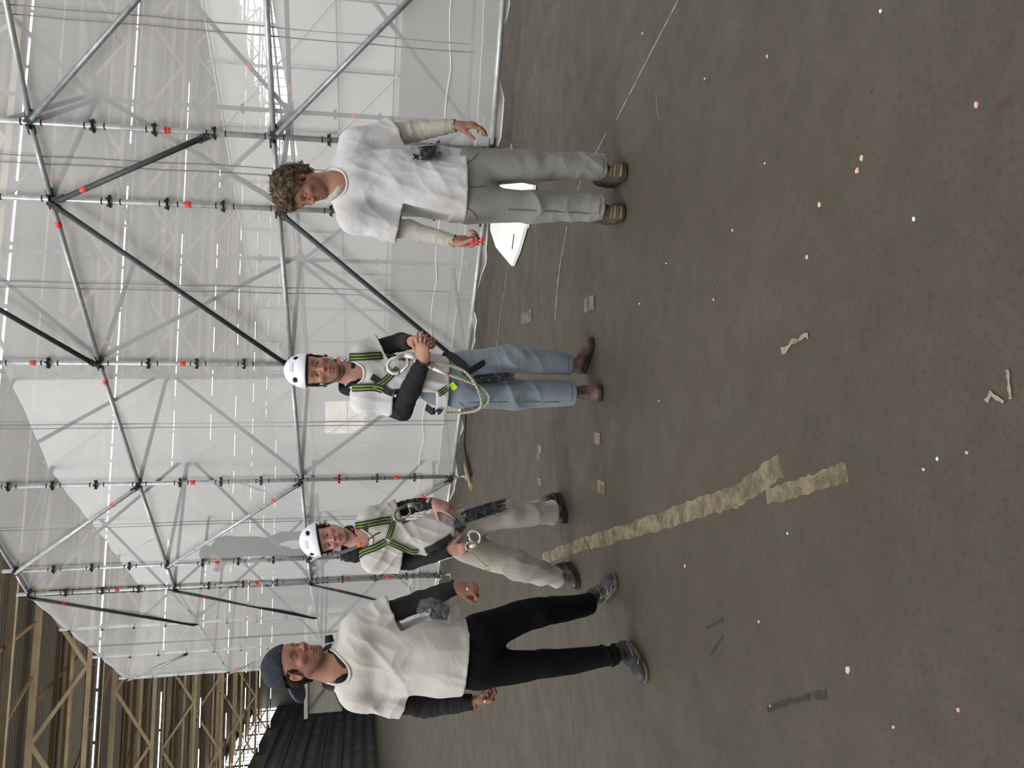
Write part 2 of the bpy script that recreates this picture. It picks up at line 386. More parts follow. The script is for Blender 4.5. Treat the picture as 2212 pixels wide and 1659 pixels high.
# trusses with rows of batten lights under them
tanm = mat('tan_painted_steel', lin(158, 142, 114), .6, noise=(1.5, lin(122, 106, 80), .6))
tand = mat('brown_painted_steel', lin(120, 98, 68), .65)
steel_d = mat('dark_pipe', lin(70, 70, 68), .5, metal=.3)
tubem = mat('lit_tube', (1, 1, .95), .4, emit=(1.0, .98, .9), estr=5.0)
housing = mat('batten_housing', lin(90, 88, 84), .5)
ZL = CAMZ + 10.0
KS = [24.0, 34.5, 45.0, 55.6, 66.0, 76.3, 86.6, 97.0]
tube_me = MB(); tube_me.beam((-.88, 0, 0), (.88, 0, 0), .045, .04); tube_me = tube_me.mesh('light_tube', tubem)
hous_me = MB(); hous_me.beam((-.90, 0, .050), (.90, 0, .050), .10, .06); hous_me = hous_me.mesh('housing', housing)
hang_me = MB()
hang_me.beam((0, 0, .075), (0, 0, .23), .04, .04, up=(1, 0, 0))
hang_me = hang_me.mesh('hanger', housing)
for k, Yk in enumerate(KS):
    s = Yk * cos(radians(11))
    root = empty('roof_truss', hall(0, s, ZL + .3), 'tan painted lattice roof truss across the hall, %s from the camera' % ordinal(k), 'roof truss', 'lattice roof trusses')
    lo, hi = L0 + .3, L1 - .3
    if k == 0: lo, hi = -16, 40
    def chord(nm, dz, ds, w_, h_, m_=tanm):
        q = MB(); q.beam(hall(lo, s + ds, ZL + dz), hall(hi, s + ds, ZL + dz), w_, h_); q.build(nm, m_, root)
    chord('bottom_chord', .31, 0, .16, .18); chord('top_chord', 2.25, 0, .20, .2); chord('purlin', 2.0, 1.6, .14, .18, tand)
    chord('purlin', 1.9, 5.0, .14, .18, tand); chord('purlin', 2.1, 3.3, .16, .2, tand); chord('purlin', 2.05, 7.4, .18, .22, tanm); chord('purlin', 1.0, .2, .10, .12, tanm); chord('conduit', .05, .35, .1, .1, steel_d)
    q = MB(); nn = 14
    for i in range(nn):
        a0 = lo + (hi - lo) * i / nn; a1 = lo + (hi - lo) * (i + .5) / nn; a2 = lo + (hi - lo) * (i + 1) / nn
        q.beam(hall(a0, s, ZL + .4), hall(a1, s, ZL + 2.2), .13, .13); q.beam(hall(a1, s, ZL + 2.2), hall(a2, s, ZL + .4), .13, .13)
    q.build('lattice_web', tanm, root)
    for i in range(0, 10):   # long slanting wind ties from this truss to the next one
        a0 = lo + (hi - lo) * i / 10; a1 = lo + (hi - lo) * (i + 1) / 10
        q = MB(); q.beam(hall(a0, s, ZL + 2.1), hall(a1 if i % 2 else a0 + 2, min(s + 10.2, SE - 1), ZL + 2.3), .1, .1); q.build('wind_tie', tand, root)
    lab = 'glowing batten light in the %s row from the camera, %s from its left end'
    a = lo + 1.0; n = 0
    pitch = 1.9
    while a < hi - 1:
        if not (L0 + .5 < a < (26 if k < 4 else 45)): break
        if rnd.random() > .07:
            e = empty('batten_light', hall(a, s, ZL), lab % (ordinal(k), ordinal(n)), 'ceiling light', 'batten lights in the %s row' % ordinal(k)); e.rotation_euler.z = radians(11)
            for nm, me in (('light_tube', tube_me), ('housing', hous_me), ('hanger', hang_me)):
                c = bpy.data.objects.new(nm, me); c.parent = e; COL.objects.link(c)
        a += pitch * (1 if k < 3 else 1.6); n += 1

for k, Yk in enumerate(KS[:7]):
    s = Yk * cos(radians(11)); c = hall(12, s - .35, ZL - .04); 
    l = lamp('batten_row_glow', 'AREA', c, 900 if k else 500, size=60, sizey=.05, color=(1, .98, .93)); l.rotation_euler = (0, 0, radians(11))
    l = lamp('added_roof_uplight', 'AREA', c + Vector((0, 0, -.5)) - AX * 1.6, 950, size=60, sizey=.4, color=(1, .96, .88)); l.rotation_euler = (pi, 0, radians(11))  # added lamp off to the side of each row, brightens roof and truss faces

# stuff along the left wall
def boxy(name, lat, s, z, d, m, label, cat, group=None):
    mb = MB(); mb.box((0, 0, d[2] / 2), d); o = mb.build(name, m, bevel=.02); o.location = hall(lat, s, z); o.rotation_euler.z = radians(11)
    return tag(o, label, cat, group)
# white clad cabin raised on dark legs, seen behind the man in the cap
Yc = 45.0
a = at(739, 1540, Yc); top = at(665, 1540, Yc).z; bot = a.z
cab = empty('site_cabin', (a.x, Yc, 0), 'white ribbed cabin raised on dark legs far off by the left wall', 'cabin')
wht = mat('white_ribbed_cladding', lin(205, 203, 190), .5, wave=(3.0, 'Z', lin(160, 158, 148), .6))
q = MB(); q.box((a.x + 2.5, Yc + 2, (top + bot) / 2), (4.8, 4.0, top - bot)); q.build('wall_panel', wht, cab)
q = MB(); q.box((a.x + 2.5, Yc + 2, top + .1), (5.2, 4.4, .2)); q.build('roof', mat('pale_roof', lin(220, 220, 214), .5), cab)
q = MB(); q.beam((a.x + .3, Yc - .05, bot), (a.x + 4.7, Yc - .05, top), .12, .06, up=(0, 1, 0)); q.beam((a.x + .3, Yc - .05, top), (a.x + 2.8, Yc - .05, bot), .1, .06, up=(0, 1, 0)); q.build('brace', mat('grey_brace', lin(130, 128, 120), .5), cab)
for dx in (.2, 4.7):
    for dy in (.2, 3.8):
        q = MB(); q.beam((a.x + dx, Yc + dy, 0), (a.x + dx, Yc + dy, bot), .25, .25, up=(1, 0, 0)); q.build('leg', darkwall, cab)
# dark things against the left wall
blackm = mat('black_drape', lin(22, 24, 26), .8, noise=(.8, lin(36, 38, 40), .7)); greyb = mat('grey_crate', lin(70, 72, 72), .7); redb = mat('red_box', lin(150, 45, 40), .6); creamb = mat('cream_sign', lin(190, 180, 150), .6)
for i, (s, h, d, m_, nm, lb, ct) in enumerate([
    (33, 2.6, 3.2, blackm, 'flight_case', 'tall black flight case nearest by the left wall', 'case'),
    (38, 3.2, 3.6, blackm, 'flight_case', 'tall black flight case by the left wall, behind the nearest one', 'case'),
    (44, 2.4, 3.4, greyb, 'storage_crate', 'dark grey crate low against the left wall', 'crate'),
    (51, 3.4, 4, blackm, 'flight_case', 'black flight case by the left wall, past the grey crate', 'case'),
    (60, 3.0, 5, blackm, 'flight_case', 'farthest black flight case by the left wall', 'case')]):
    boxy(nm, L0 + 1.6, s, 0, (1.6, d, h), m_, lb, ct)
boxy('tool_box', L0 + 3.0, 36, 0, (.6, .8, .7), redb, 'small red box on the floor by the left wall', 'box')
for s, z, h, d, lb in ((40, 6.2, .7, 3.4, 'long cream sign panel on the dark left wall'), (34, 4.0, .9, 1.0, 'small cream sign on the dark left wall, lower than the long one')):
    o = boxy('wall_sign', L0 + .25, s, z, (.08, d, h), creamb, lb, 'sign')
for i, z in enumerate((3.4, 5.2, 7.0, 8.8, 10.4)):
    q = MB(); q.beam(hall(L0 + .25, 18, z), hall(L0 + .25, 95, z), .2, .3); struct(q.build('trim_%d' % (i + 3), mat('dark_rail', lin(56, 60, 64), .5)))
# ------------------------------------------------------------------ scaffolding
galv = mat('galvanised_steel', lin(150, 153, 153), .42, metal=.55, noise=(14, lin(108, 112, 112), .7))
galvl = mat('bright_galvanised_steel', lin(186, 189, 188), .4, metal=.45, noise=(12, lin(140, 144, 143), .6))
galvi = mat('shade_toned_inner_steel', lin(76, 80, 80), .6, metal=.2)  # inner tubes coloured darker to stand for shade between the sheets
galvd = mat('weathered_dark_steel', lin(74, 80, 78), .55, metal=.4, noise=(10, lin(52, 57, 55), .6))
headm = mat('dark_cast_head', lin(58, 52, 52), .55, metal=.5)
redt = mat('red_tape', lin(226, 72, 52), .5)
TR = .0255
OUT = {'R2': (5.9, 5.3), 'R1': (4.05, 6.25), 'A1': (2.24, 7.25), 'A2': (1.69, 7.70), 'C': (.226, 9.03), 'D': (-1.27, 10.53), 'B1': (-2.63, 11.96), 'B2': (-3.08, 12.42), 'E': (-4.10, 14.05), 'F': (-5.12, 15.65), 'G': (-6.12, 17.26)}
INN = {'R1i': (5.05, 8.06), 'Ai': (3.05, 8.93), 'Ci': (1.63, 10.42), 'Di': (.13, 12.0), 'Bi': (-1.23, 13.35), 'Ei': (-2.38, 15.17), 'Fi': (-3.36, 16.77), 'Gi': (-4.38, 18.38)}
LV = (.2, 2.2, 4.2, 6.2)
def P3(k, z):
    q = OUT.get(k) or INN.get(k) or FARP.get(k); return Vector((q[0], q[1], z))
NAMES = {'R1': 'the right-hand bay', 'A1': 'the right narrow tower, its right side', 'A2': 'the right narrow tower, its left side', 'C': 'behind the helmeted man with the rope', 'D': 'between the two helmeted men',
         'B1': 'the left narrow tower, its right side', 'B2': 'the left narrow tower, its left side', 'E': 'left face, first past the narrow tower', 'F': 'left face, second past the narrow tower', 'G': 'the far left corner', 'R2': 'beyond the right edge'}
rosette = MB(); rosette.lathe([(.028, -.006), (.06, -.005), (.062, 0), (.06, .005), (.028, .006)], n=14)
for k in range(4):
    a = k * pi / 2 + .4; rosette.box((.045 * cos(a), .045 * sin(a), .014), (.02, .02, .02))
rosette_me = rosette.mesh('rosette', headm, True)
ring = MB(); ring.lathe([(TR + .001, -.006), (TR + .004, -.004), (TR + .004, .004), (TR + .001, .006)], n=12); ring_me = ring.mesh('swage_mark', headm, True)
band = MB(); band.lathe([(TR + .001, -.03), (TR + .003, -.028), (TR + .003, .028), (TR + .001, .03)], n=12); band_me = band.mesh('tape_band', redt, True)
wh = MB(); wh.box((0, 0, .035), (.036, .05, .07)); wh.box((.0, .0, -.0), (.022, .03, .06)); wh.box((0, .028, .02), (.012, .02, .12)); wh_me = wh.mesh('wedge_head', headm)
jb = MB(); jb.lathe([(.07, 0), (.07, .008), (.02, .012), (.02, .14), (.035, .145), (.035, .165), (.02, .17)], n=10); jack_me = jb.mesh('base_jack', galv, True)
TUBES = {}
def tube_mesh(L, m_, n=12):
    key = (round(L, 3), m_.name, n)
    if key not in TUBES:
        t = MB(); t.tube([(0, 0, 0), (0, 0, L)], TR, n); TUBES[key] = t.mesh('tube', m_, True)
    return TUBES[key]
def child(root, nm, me, loc, rot=None):
    c = bpy.data.objects.new(nm, me); c.parent = root; c.location = loc
    if rot: c.rotation_euler = rot
    COL.objects.link(c); return c
def standard(k, label, group, top=6.36, m_=galvl, detail=True, bands=(1.4, 3.05, 5.0)):
    p = P3(k, 0); e = empty('scaffold_standard', p, label, 'scaffold tube', group); e.rotation_euler.z = rnd.uniform(0, 6)
    child(e, 'tube', tube_mesh(top - .12, m_), (0, 0, .12))
    z = .2
    while z < top - .05:
        child(e, 'rosette', rosette_me, (0, 0, z)); z += .5
        if detail and z < top - .1:
            child(e, 'swage_mark', ring_me, (0, 0, z - .43)); child(e, 'swage_mark', ring_me, (0, 0, z - .09))
    for z in bands:
        if z < top: child(e, 'tape_band', band_me, (0, 0, z))
    child(e, 'base_jack', jack_me, (0, 0, 0))
    return e
def bar(name, a, b, label, group, m_=galv, heads=True, bnd=None, inset=.03, off=(0, 0, 0)):
    a = Vector(a) + Vector(off); b = Vector(b) + Vector(off); d = b - a; L = d.length; u = d / L; a2 = a + u * inset; L -= 2 * inset
    e = empty(name, a2, label, 'scaffold tube', group); e.rotation_euler = u.to_track_quat('Z', 'Y').to_euler()
    child(e, 'tube', tube_mesh(L - .04, m_), (0, 0, .02))
    if heads:
        child(e, 'wedge_head', wh_me, (0, 0, .0)); child(e, 'wedge_head', wh_me, (0, 0, L), (pi, 0, 0))
    if bnd:
        for t in bnd: child(e, 'tape_band', band_me, (0, 0, L * t))
    return e
OO = ['R2', 'R1', 'A1', 'A2', 'C', 'D', 'B1', 'B2', 'E', 'F', 'G']
bandz = {'A2': (3.02, 5.1), 'A1': (3.1, 5.2), 'C': (1.2, 4.85, 3.35), 'D': (1.75, 3.55, .95), 'B1': (3.5, 1.5), 'B2': (3.0, 1.0, 5.0)}
for k in OO[1:]:
    standard(k, 'galvanised upright of the outer scaffold row, %s' % NAMES[k], 'outer row scaffold uprights', bands=bandz.get(k, (1.6, 3.4)))
for i, k in enumerate(INN):
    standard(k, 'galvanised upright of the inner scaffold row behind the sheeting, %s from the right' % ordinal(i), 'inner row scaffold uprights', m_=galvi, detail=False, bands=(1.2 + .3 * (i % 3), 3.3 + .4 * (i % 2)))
LVN = {.2: 'at floor level', 2.2: 'at head height', 4.2: 'at the second lift', 6.2: 'along the top'}
for i in range(len(OO) - 1):
    a, b = OO[i], OO[i + 1]
    for z in LV:
        bn = None
        if z == 2.2: bn = (.93,) if i % 2 else (.88,)
        if z == .2: bn = (.12,)
        if z == 4.2: bn = (.12,) if a in ('A2', 'C') else None
        if z == .2: bn = (.12,) if a in ('A2', 'A1') else None
        if z == 2.2: bn = (.93,) if a in ('D', 'F') else None
        bar('scaffold_ledger', P3(a, z), P3(b, z), 'horizontal outer scaffold tube %s, %s bay from the right' % (LVN[z], ordinal(i)), 'outer scaffold ledgers', m_=galvl, bnd=bn)
II = list(INN)
for i in range(len(II) - 1):
    for z in LV:
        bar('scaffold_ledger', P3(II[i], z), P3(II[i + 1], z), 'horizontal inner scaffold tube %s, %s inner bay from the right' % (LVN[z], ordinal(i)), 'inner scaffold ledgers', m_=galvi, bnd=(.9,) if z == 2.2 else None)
CR = [('R1', 'R1i'), ('A1', 'Ai'), ('A2', 'Ai'), ('C', 'Ci'), ('D', 'Di'), ('B1', 'Bi'), ('B2', 'Bi'), ('E', 'Ei'), ('F', 'Fi'), ('G', 'Gi')]
for i, (a, b) in enumerate(CR):
    for z in LV:
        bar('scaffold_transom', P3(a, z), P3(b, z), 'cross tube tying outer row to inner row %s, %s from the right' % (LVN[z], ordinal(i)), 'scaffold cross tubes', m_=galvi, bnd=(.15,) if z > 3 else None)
def outw(a, b):
    d = (P3(b, 0) - P3(a, 0)).normalized(); n = Vector((d.y, -d.x, 0))
    if n.y > 0: n = -n
    return n
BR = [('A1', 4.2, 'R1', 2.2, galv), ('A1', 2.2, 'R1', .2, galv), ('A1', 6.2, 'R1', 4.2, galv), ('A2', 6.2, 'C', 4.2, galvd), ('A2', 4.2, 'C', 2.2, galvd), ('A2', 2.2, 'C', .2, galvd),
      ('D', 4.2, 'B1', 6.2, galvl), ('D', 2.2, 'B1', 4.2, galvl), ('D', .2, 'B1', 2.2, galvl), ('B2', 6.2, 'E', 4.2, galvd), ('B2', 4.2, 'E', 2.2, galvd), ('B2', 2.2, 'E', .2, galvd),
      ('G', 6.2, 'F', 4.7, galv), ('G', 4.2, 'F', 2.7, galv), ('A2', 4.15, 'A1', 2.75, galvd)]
BRN = ['middle diagonal tube right of the right narrow tower', 'lowest diagonal tube right of the right narrow tower', 'topmost diagonal tube right of the right narrow tower',
       'dark diagonal tube entering at the top, above the helmeted man with the rope', 'long dark diagonal tube ending at the helmet of the man with the rope', 'dark diagonal tube behind the curly haired person, ending near the floor',
       'middle bright diagonal tube above the smiling person', 'bright diagonal tube behind the smiling person, up to second lift', 'lowest bright diagonal tube, beside the smiling person',
       'top dark diagonal tube on the left face', 'middle dark diagonal tube on the left face, above the man in the cap', 'lowest dark diagonal tube on the left face',
       'top thin diagonal tube at the peaked far corner', 'second thin diagonal tube at the peaked far corner', 'short dark diagonal tube inside the right narrow tower']
for i, (a, za, b, zb, m_) in enumerate(BR):
    n = outw(a, b) * .055
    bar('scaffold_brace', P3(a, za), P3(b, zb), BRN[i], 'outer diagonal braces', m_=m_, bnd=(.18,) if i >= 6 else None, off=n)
for i in range(len(II) - 1):
    for j in range(3):
        za, zb = (LV[j], LV[j + 1]) if i % 2 else (LV[j + 1], LV[j])
        d = (P3(II[i + 1], 0) - P3(II[i], 0)).normalized(); n = Vector((d.y, -d.x, 0)) * .055
        if n.y > 0: n = -n
        bar('scaffold_brace', P3(II[i], za), P3(II[i + 1], zb), 'inner diagonal tube behind the sheeting, %s inner bay from the right, %s lift' % (ordinal(i), ordinal(j)), 'inner diagonal braces', m_=galvi, off=n, bnd=(.8,) if j == 1 else None)
for i, (a, b) in enumerate(CR[:9]):
    if i in (1, 5): continue
    for j in range(3):
        za, zb = (LV[j], LV[j + 1]) if (i + j) % 2 else (LV[j + 1], LV[j])
        bar('scaffold_brace', P3(a, za) + Vector((.06, 0, 0)), P3(b, zb) + Vector((.06, 0, 0)), 'diagonal cross brace between the rows, %s frame from the right, %s lift' % (ordinal(i), ordinal(j)), 'cross diagonal braces', m_=galvi, inset=.06)

# second scaffold wall farther inside the ring
F0 = Vector((13.5, 22.6, 0)); F1 = Vector((-3.6, 48.0, 0)); NF = 13; FARP = {}
for i in range(NF): q = F0.lerp(F1, i / (NF - 1)); FARP['f%d' % i] = (q.x, q.y)
for i in range(NF):
    t = MB(); p = F0.lerp(F1, i / (NF - 1)); t.tube([p, p + Vector((0, 0, 6.4))], .035, 8)
    z = .7
    while z < 6.3: t.lathe([(.035, -.008), (.075, 0), (.035, .008)], c=p + Vector((0, 0, z)), n=8); z += .5
    tag(t.build('scaffold_standard', galv, smooth=True), 'distant upright of the far scaffold wall, %s from the right' % ordinal(i), 'scaffold tube', 'far scaffold uprights')
for z, nm in ((.3, 'bottom'), (2.2, 'second'), (4.2, 'third'), (6.2, 'top')):
    for i in range(NF - 1):
        t = MB(); a = F0.lerp(F1, i / (NF - 1)); b_ = F0.lerp(F1, (i + 1) / (NF - 1)); t.tube([a + Vector((0, 0, z)), b_ + Vector((0, 0, z))], .03, 6)
        tag(t.build('scaffold_ledger', galv), 'distant %s horizontal tube of the far scaffold wall, %s bay from the right' % (nm, ordinal(i)), 'scaffold tube', 'far scaffold ledgers')
for i in range(NF - 1):
    for j in range(3):
        if (i + j) % 2: continue
        t = MB(); a = F0.lerp(F1, i / (NF - 1)); b_ = F0.lerp(F1, (i + 1) / (NF - 1)); t.tube([a + Vector((0, -.06, LV[j])), b_ + Vector((0, -.06, LV[j + 1]))], .03, 6)
        tag(t.build('scaffold_brace', galv), 'distant diagonal of the far scaffold wall, %s bay from the right, %s lift' % (ordinal(i), ordinal(j)), 'scaffold tube', 'far scaffold braces')

# ------------------------------------------------------------------ translucent white sheeting
def sheet_mat(name, opac, col=(.88, .88, .872)):
    mt = bpy.data.materials.new(name); mt.use_nodes = True; nt = mt.node_tree; nt.nodes.remove(nt.nodes['Principled BSDF'])
    N = nt.nodes.new; Lk = nt.links.new; out = nt.nodes['Material Output']
    tc = N('ShaderNodeTexCoord')
    tr = N('ShaderNodeBsdfTransparent'); tr.inputs[0].default_value = (1, 1, 1, 1)
    df = N('ShaderNodeBsdfDiffuse'); df.inputs[0].default_value = (*col, 1)
    tl = N('ShaderNodeBsdfTranslucent'); tl.inputs[0].default_value = (*col, 1)
    gl = N('ShaderNodeBsdfGlossy'); gl.inputs['Roughness'].default_value = .35
    m1 = N('ShaderNodeMixShader'); m1.inputs[0].default_value = .30; Lk(df.outputs[0], m1.inputs[1]); Lk(tl.outputs[0], m1.inputs[2])
    m2 = N('ShaderNodeMixShader'); m2.inputs[0].default_value = .06; Lk(m1.outputs[0], m2.inputs[1]); Lk(gl.outputs[0], m2.inputs[2])
    m3 = N('ShaderNodeMixShader'); Lk(tr.outputs[0], m3.inputs[1]); Lk(m2.outputs[0], m3.inputs[2])
    n = N('ShaderNodeTexNoise'); n.inputs['Scale'].default_value = 1.1; n.inputs['Detail'].default_value = 5; Lk(tc.outputs['Object'], n.inputs[0])
    mr = N('ShaderNodeMapRange'); mr.inputs[1].default_value = .3; mr.inputs[2].default_value = .7; mr.inputs[3].default_value = opac - .03; mr.inputs[4].default_value = opac + .04
    Lk(n.outputs['Fac'], mr.inputs[0])
    lw = N('ShaderNodeLayerWeight'); lw.inputs[0].default_value = .35
    ad = N('ShaderNodeMath'); ad.operation = 'MULTIPLY_ADD'; Lk(lw.outputs['Facing'], ad.inputs[0]); ad.inputs[1].default_value = .12; Lk(mr.outputs[0], ad.inputs[2])
    Lk(ad.outputs[0], m3.inputs[0])
    n2 = N('ShaderNodeTexNoise'); n2.inputs['Scale'].default_value = 2.4; n2.inputs['Detail'].default_value = 4
    mp = N('ShaderNodeMapping'); mp.inputs['Scale'].default_value = (2.2, 2.2, .5); Lk(tc.outputs['Object'], mp.inputs[0]); Lk(mp.outputs[0], n2.inputs[0])
    bp = N('ShaderNodeBump'); bp.inputs['Strength'].default_value = .35; bp.inputs['Distance'].default_value = .05; Lk(n2.outputs['Fac'], bp.inputs['Height'])
    Lk(bp.outputs[0], df.inputs['Normal']); Lk(bp.outputs[0], gl.inputs['Normal'])
    Lk(m3.outputs[0], out.inputs[0]); return mt
sheetm = sheet_mat('milky_sheeting', .37); sheetf = sheet_mat('far_sheeting', .80, (.78, .78, .77)); seamm = mat('grey_seam', lin(140, 140, 140), .7); ropem_ = mat('white_lacing_cord', lin(225, 225, 220), .6)
def sheet(name, keys, label, ztop=6.2, m_=None, seams=(), inw=.05, scallop=True):
    root = empty(name, P3(keys[0], 0), label, 'sheeting')
    pts = []
    for i in range(len(keys) - 1):
        a, b = P3(keys[i], 0), P3(keys[i + 1], 0); n = -outw(keys[i], keys[i + 1]) * inw
        M = max(8, int((b - a).length / .11))
        for j in range(M): t = j / M; pts.append((a.lerp(b, t) + n, t, (b - a).length))
    pts.append((P3(keys[-1], 0) - outw(keys[-2], keys[-1]) * inw, 0, 2))
    nz = 44; v = []; f = []; N = len(pts); rr = random.Random(len(keys)); ph = [rr.uniform(0, 6) for _ in range(8)]
    for i, (p, t, L) in enumerate(pts):
        o = outw(keys[0], keys[-1]); s = i * .11
        bot = .13 + .05 * sin(s * 5.1 + ph[0]) * sin(s * 2.3 + ph[1]) + (.025 * abs(sin(s * 9))) if scallop else .1
        for j in range(nz):
            z = bot + (ztop - bot) * (j / (nz - 1))
            w = .012 * sin(s * 7 + z * .8 + ph[2]) * (1 + .5 * sin(z * 3)) + .02 * sin(s * 1.7 + z * 1.1 + ph[3]) * sin(pi * t)
            if z < .5: w += .03 * (1 - z / .5) * sin(s * 14 + ph[4]) - .05 * (1 - z / .5)
            q = p - o * (w + .0); v.append((q.x, q.y, z))
    for i in range(N - 1):
        for j in range(nz - 1): a = i * nz + j; f.append((a, a + nz, a + nz + 1, a + 1))
    b_ = MB(); b_.add(v, f); b_.build('sheet_panel', m_ or sheetm, root, smooth=True)
    # hem, lacing and seams
    h = MB(); h.tube([Vector((v[i * nz][0], v[i * nz][1], v[i * nz][2])) for i in range(N)], .006, 5); h.build('hem', ropem_, root)
    if scallop:
        l = MB(); l.tube([pts[i][0] + outw(keys[0], keys[-1]) * (.01) + Vector((0, 0, .62 + .035 * abs(sin(i * .42)))) for i in range(N)], .005, 5); l.build('lacing_cord', ropem_, root)
    for ka, kb, t in seams:
        a, b = P3(ka, 0), P3(kb, 0); p = a.lerp(b, t) - outw(ka, kb) * (inw - .012); d = (b - a).normalized()
        for dd in (-.035, .035):
            q = MB(); q.tube([p + d * (dd + .004 * sin(z_ * 2)) + Vector((0, 0, .16 + z_ * (ztop - .16) / 20)) for z_ in range(21)], .0055, 5); q.build('seam', seamm, root)
    return root
sheet('scaffold_sheeting', ['R2', 'R1', 'A1'], 'white translucent sheeting on the right-hand face of the scaffold', seams=[('A1', 'R1', .42)])
sheet('scaffold_sheeting', ['A1', 'A2', 'C', 'D'], 'white translucent sheeting on the middle face, behind the helmeted man with the rope', seams=[('A1', 'A2', .5), ('A2', 'C', .5), ('C', 'D', .5)])
sheet('scaffold_sheeting', ['D', 'B1', 'B2'], 'white translucent sheeting around the left narrow tower', seams=[('D', 'B1', .5)])
sheet('scaffold_sheeting', ['B2', 'E', 'F', 'G'], 'white translucent sheeting on the left face, ending at the peaked far corner', seams=[('E', 'F', .5)], inw=-.045)
sheet('scaffold_sheeting', ['R1i', 'Ai', 'Ci', 'Di'], 'white translucent sheeting along the inner row of the middle face', m_=sheet_mat('inner_middle_sheeting', .22), inw=-.10, scallop=False, ztop=6.25)
sheet('scaffold_sheeting', ['Di', 'Bi', 'Ei', 'Fi', 'Gi'], 'second layer of white sheeting on the inner row, behind the person up in the scaffold', m_=sheet_mat('inner_sheeting', .64), inw=-.10, scallop=False, ztop=6.25)
# far wall sheeting
t = MB(); n = 40
for i in range(n + 1):
    q = F0.lerp(F1, i / n) + Vector((.1, .1, 0)); t.v += [(q.x, q.y, .1), (q.x + .02 * sin(i), q.y + .05 * sin(i * 1.3), 3.2), (q.x, q.y, 6.3)]
for i in range(n):
    for j in range(2): a = i * 3 + j; t.f.append((a, a + 3, a + 4, a + 1))
tag(t.build('scaffold_sheeting', sheetf, smooth=True), 'pale sheeting on the far scaffold wall seen through the near sheeting', 'sheeting')
# return sheeting behind the far-left corner
t = MB(); a = P3('G', 0); b_ = P3('Gi', 0); 
for i in range(9):
    q = a.lerp(b_, i / 8) + Vector((.05, .05, 0)); t.v += [(q.x, q.y, .1), (q.x, q.y, 6.2)]
for i in range(8): t.f.append((2 * i, 2 * i + 2, 2 * i + 3, 2 * i + 1))
tag(t.build('scaffold_sheeting', sheetm, smooth=True), 'narrow return of white sheeting at the far left scaffold corner', 'sheeting')
# ------------------------------------------------------------------ smooth-body modelling tools
A_ = lambda v: np.array(tuple(v), dtype=np.float64)
def nrm_(v): v = A_(v); return v / (np.linalg.norm(v) + 1e-12)
def frame(z, x):
    z = nrm_(z); x = A_(x); x = x - z * x.dot(z)
    if np.linalg.norm(x) < 1e-5: x = np.cross(z, [0.3, 0.5, 0.8])
    x = nrm_(x); return np.stack([x, np.cross(z, x), z])
def cone(a, b, ra, rb, k=.02, X=(1, 0, 0), ex=1.0, ey=1.0, op='u'):
    a = A_(a); b = A_(b); L = np.linalg.norm(b - a)
    return dict(t='c', a=a, R=frame(b - a if L > 1e-6 else (0, 0, 1), X), L=L, ra=ra, rb=rb, ex=ex, ey=ey, k=k, op=op,
                lo=np.minimum(a - ra * max(ex, ey, 1), b - rb * max(ex, ey, 1)), hi=np.maximum(a + ra * max(ex, ey, 1), b + rb * max(ex, ey, 1)))
def ell(c, r, k=.02, R=None, op='u'):
    c = A_(c); r = A_(r)
    return dict(t='e', a=c, R=np.eye(3) if R is None else np.array(R), r=r, k=k, op=op, lo=c - r.max(), hi=c + r.max())
def cyl(a, b, r, k=.004, op='s'):
    a = A_(a); b = A_(b); L = np.linalg.norm(b - a)
    return dict(t='y', a=a, R=frame(b - a, (1, 0, .3)), L=L, ra=r, k=k, op=op, lo=np.minimum(a, b) - r, hi=np.maximum(a, b) + r)
def rbox(c, d, r=.005, k=.005, R=None, op='u'):
    c = A_(c); d = A_(d)
    return dict(t='b', a=c, R=np.eye(3) if R is None else np.array(R), r=d / 2, rr=r, k=k, op=op, lo=c - np.linalg.norm(d) / 2, hi=c + np.linalg.norm(d) / 2)
def pd(p, P):
    q = (P - p['a']) @ p['R'].T
    if p['t'] == 'c':
        x = q[:, 0] / p['ex']; y = q[:, 1] / p['ey']; L = max(p['L'], 1e-6); t = np.clip(q[:, 2] / L, 0, 1)
        return (np.sqrt(x * x + y * y + (q[:, 2] - t * L) ** 2) - (p['ra'] + (p['rb'] - p['ra']) * t)) * min(p['ex'], p['ey'], 1)
    if p['t'] == 'e':
        k0 = np.sqrt(((q / p['r']) ** 2).sum(1)); k1 = np.sqrt(((q / p['r'] ** 2) ** 2).sum(1)) + 1e-9
        return np.where(k0 < .02, -p['r'].min(), k0 * (k0 - 1) / k1)
    if p['t'] == 'y':
        return np.maximum(np.sqrt(q[:, 0] ** 2 + q[:, 1] ** 2) - p['ra'], np.abs(q[:, 2] - p['L'] / 2) - p['L'] / 2)
    w = np.abs(q) - (p['r'] - p['rr'])
    return np.sqrt((np.maximum(w, 0) ** 2).sum(1)) + np.minimum(w.max(1), 0) - p['rr']
def sdf(prims, P):
    d = None
    for p in prims:
        e = pd(p, P); k = p['k']
        if d is None: d = e; continue
        if p['op'] == 'u': h = np.clip(.5 + .5 * (d - e) / k, 0, 1); d = d * (1 - h) + e * h - k * h * (1 - h)
        else: e = -e; h = np.clip(.5 - .5 * (d - e) / k, 0, 1); d = d * (1 - h) + e * h + k * h * (1 - h)
    return d
CO = np.array([[0, 0, 0], [1, 0, 0], [0, 1, 0], [1, 1, 0], [0, 0, 1], [1, 0, 1], [0, 1, 1], [1, 1, 1]])
ED = [(0, 1), (2, 3), (4, 5), (6, 7), (0, 2), (1, 3), (4, 6), (5, 7), (0, 4), (1, 5), (2, 6), (3, 7)]
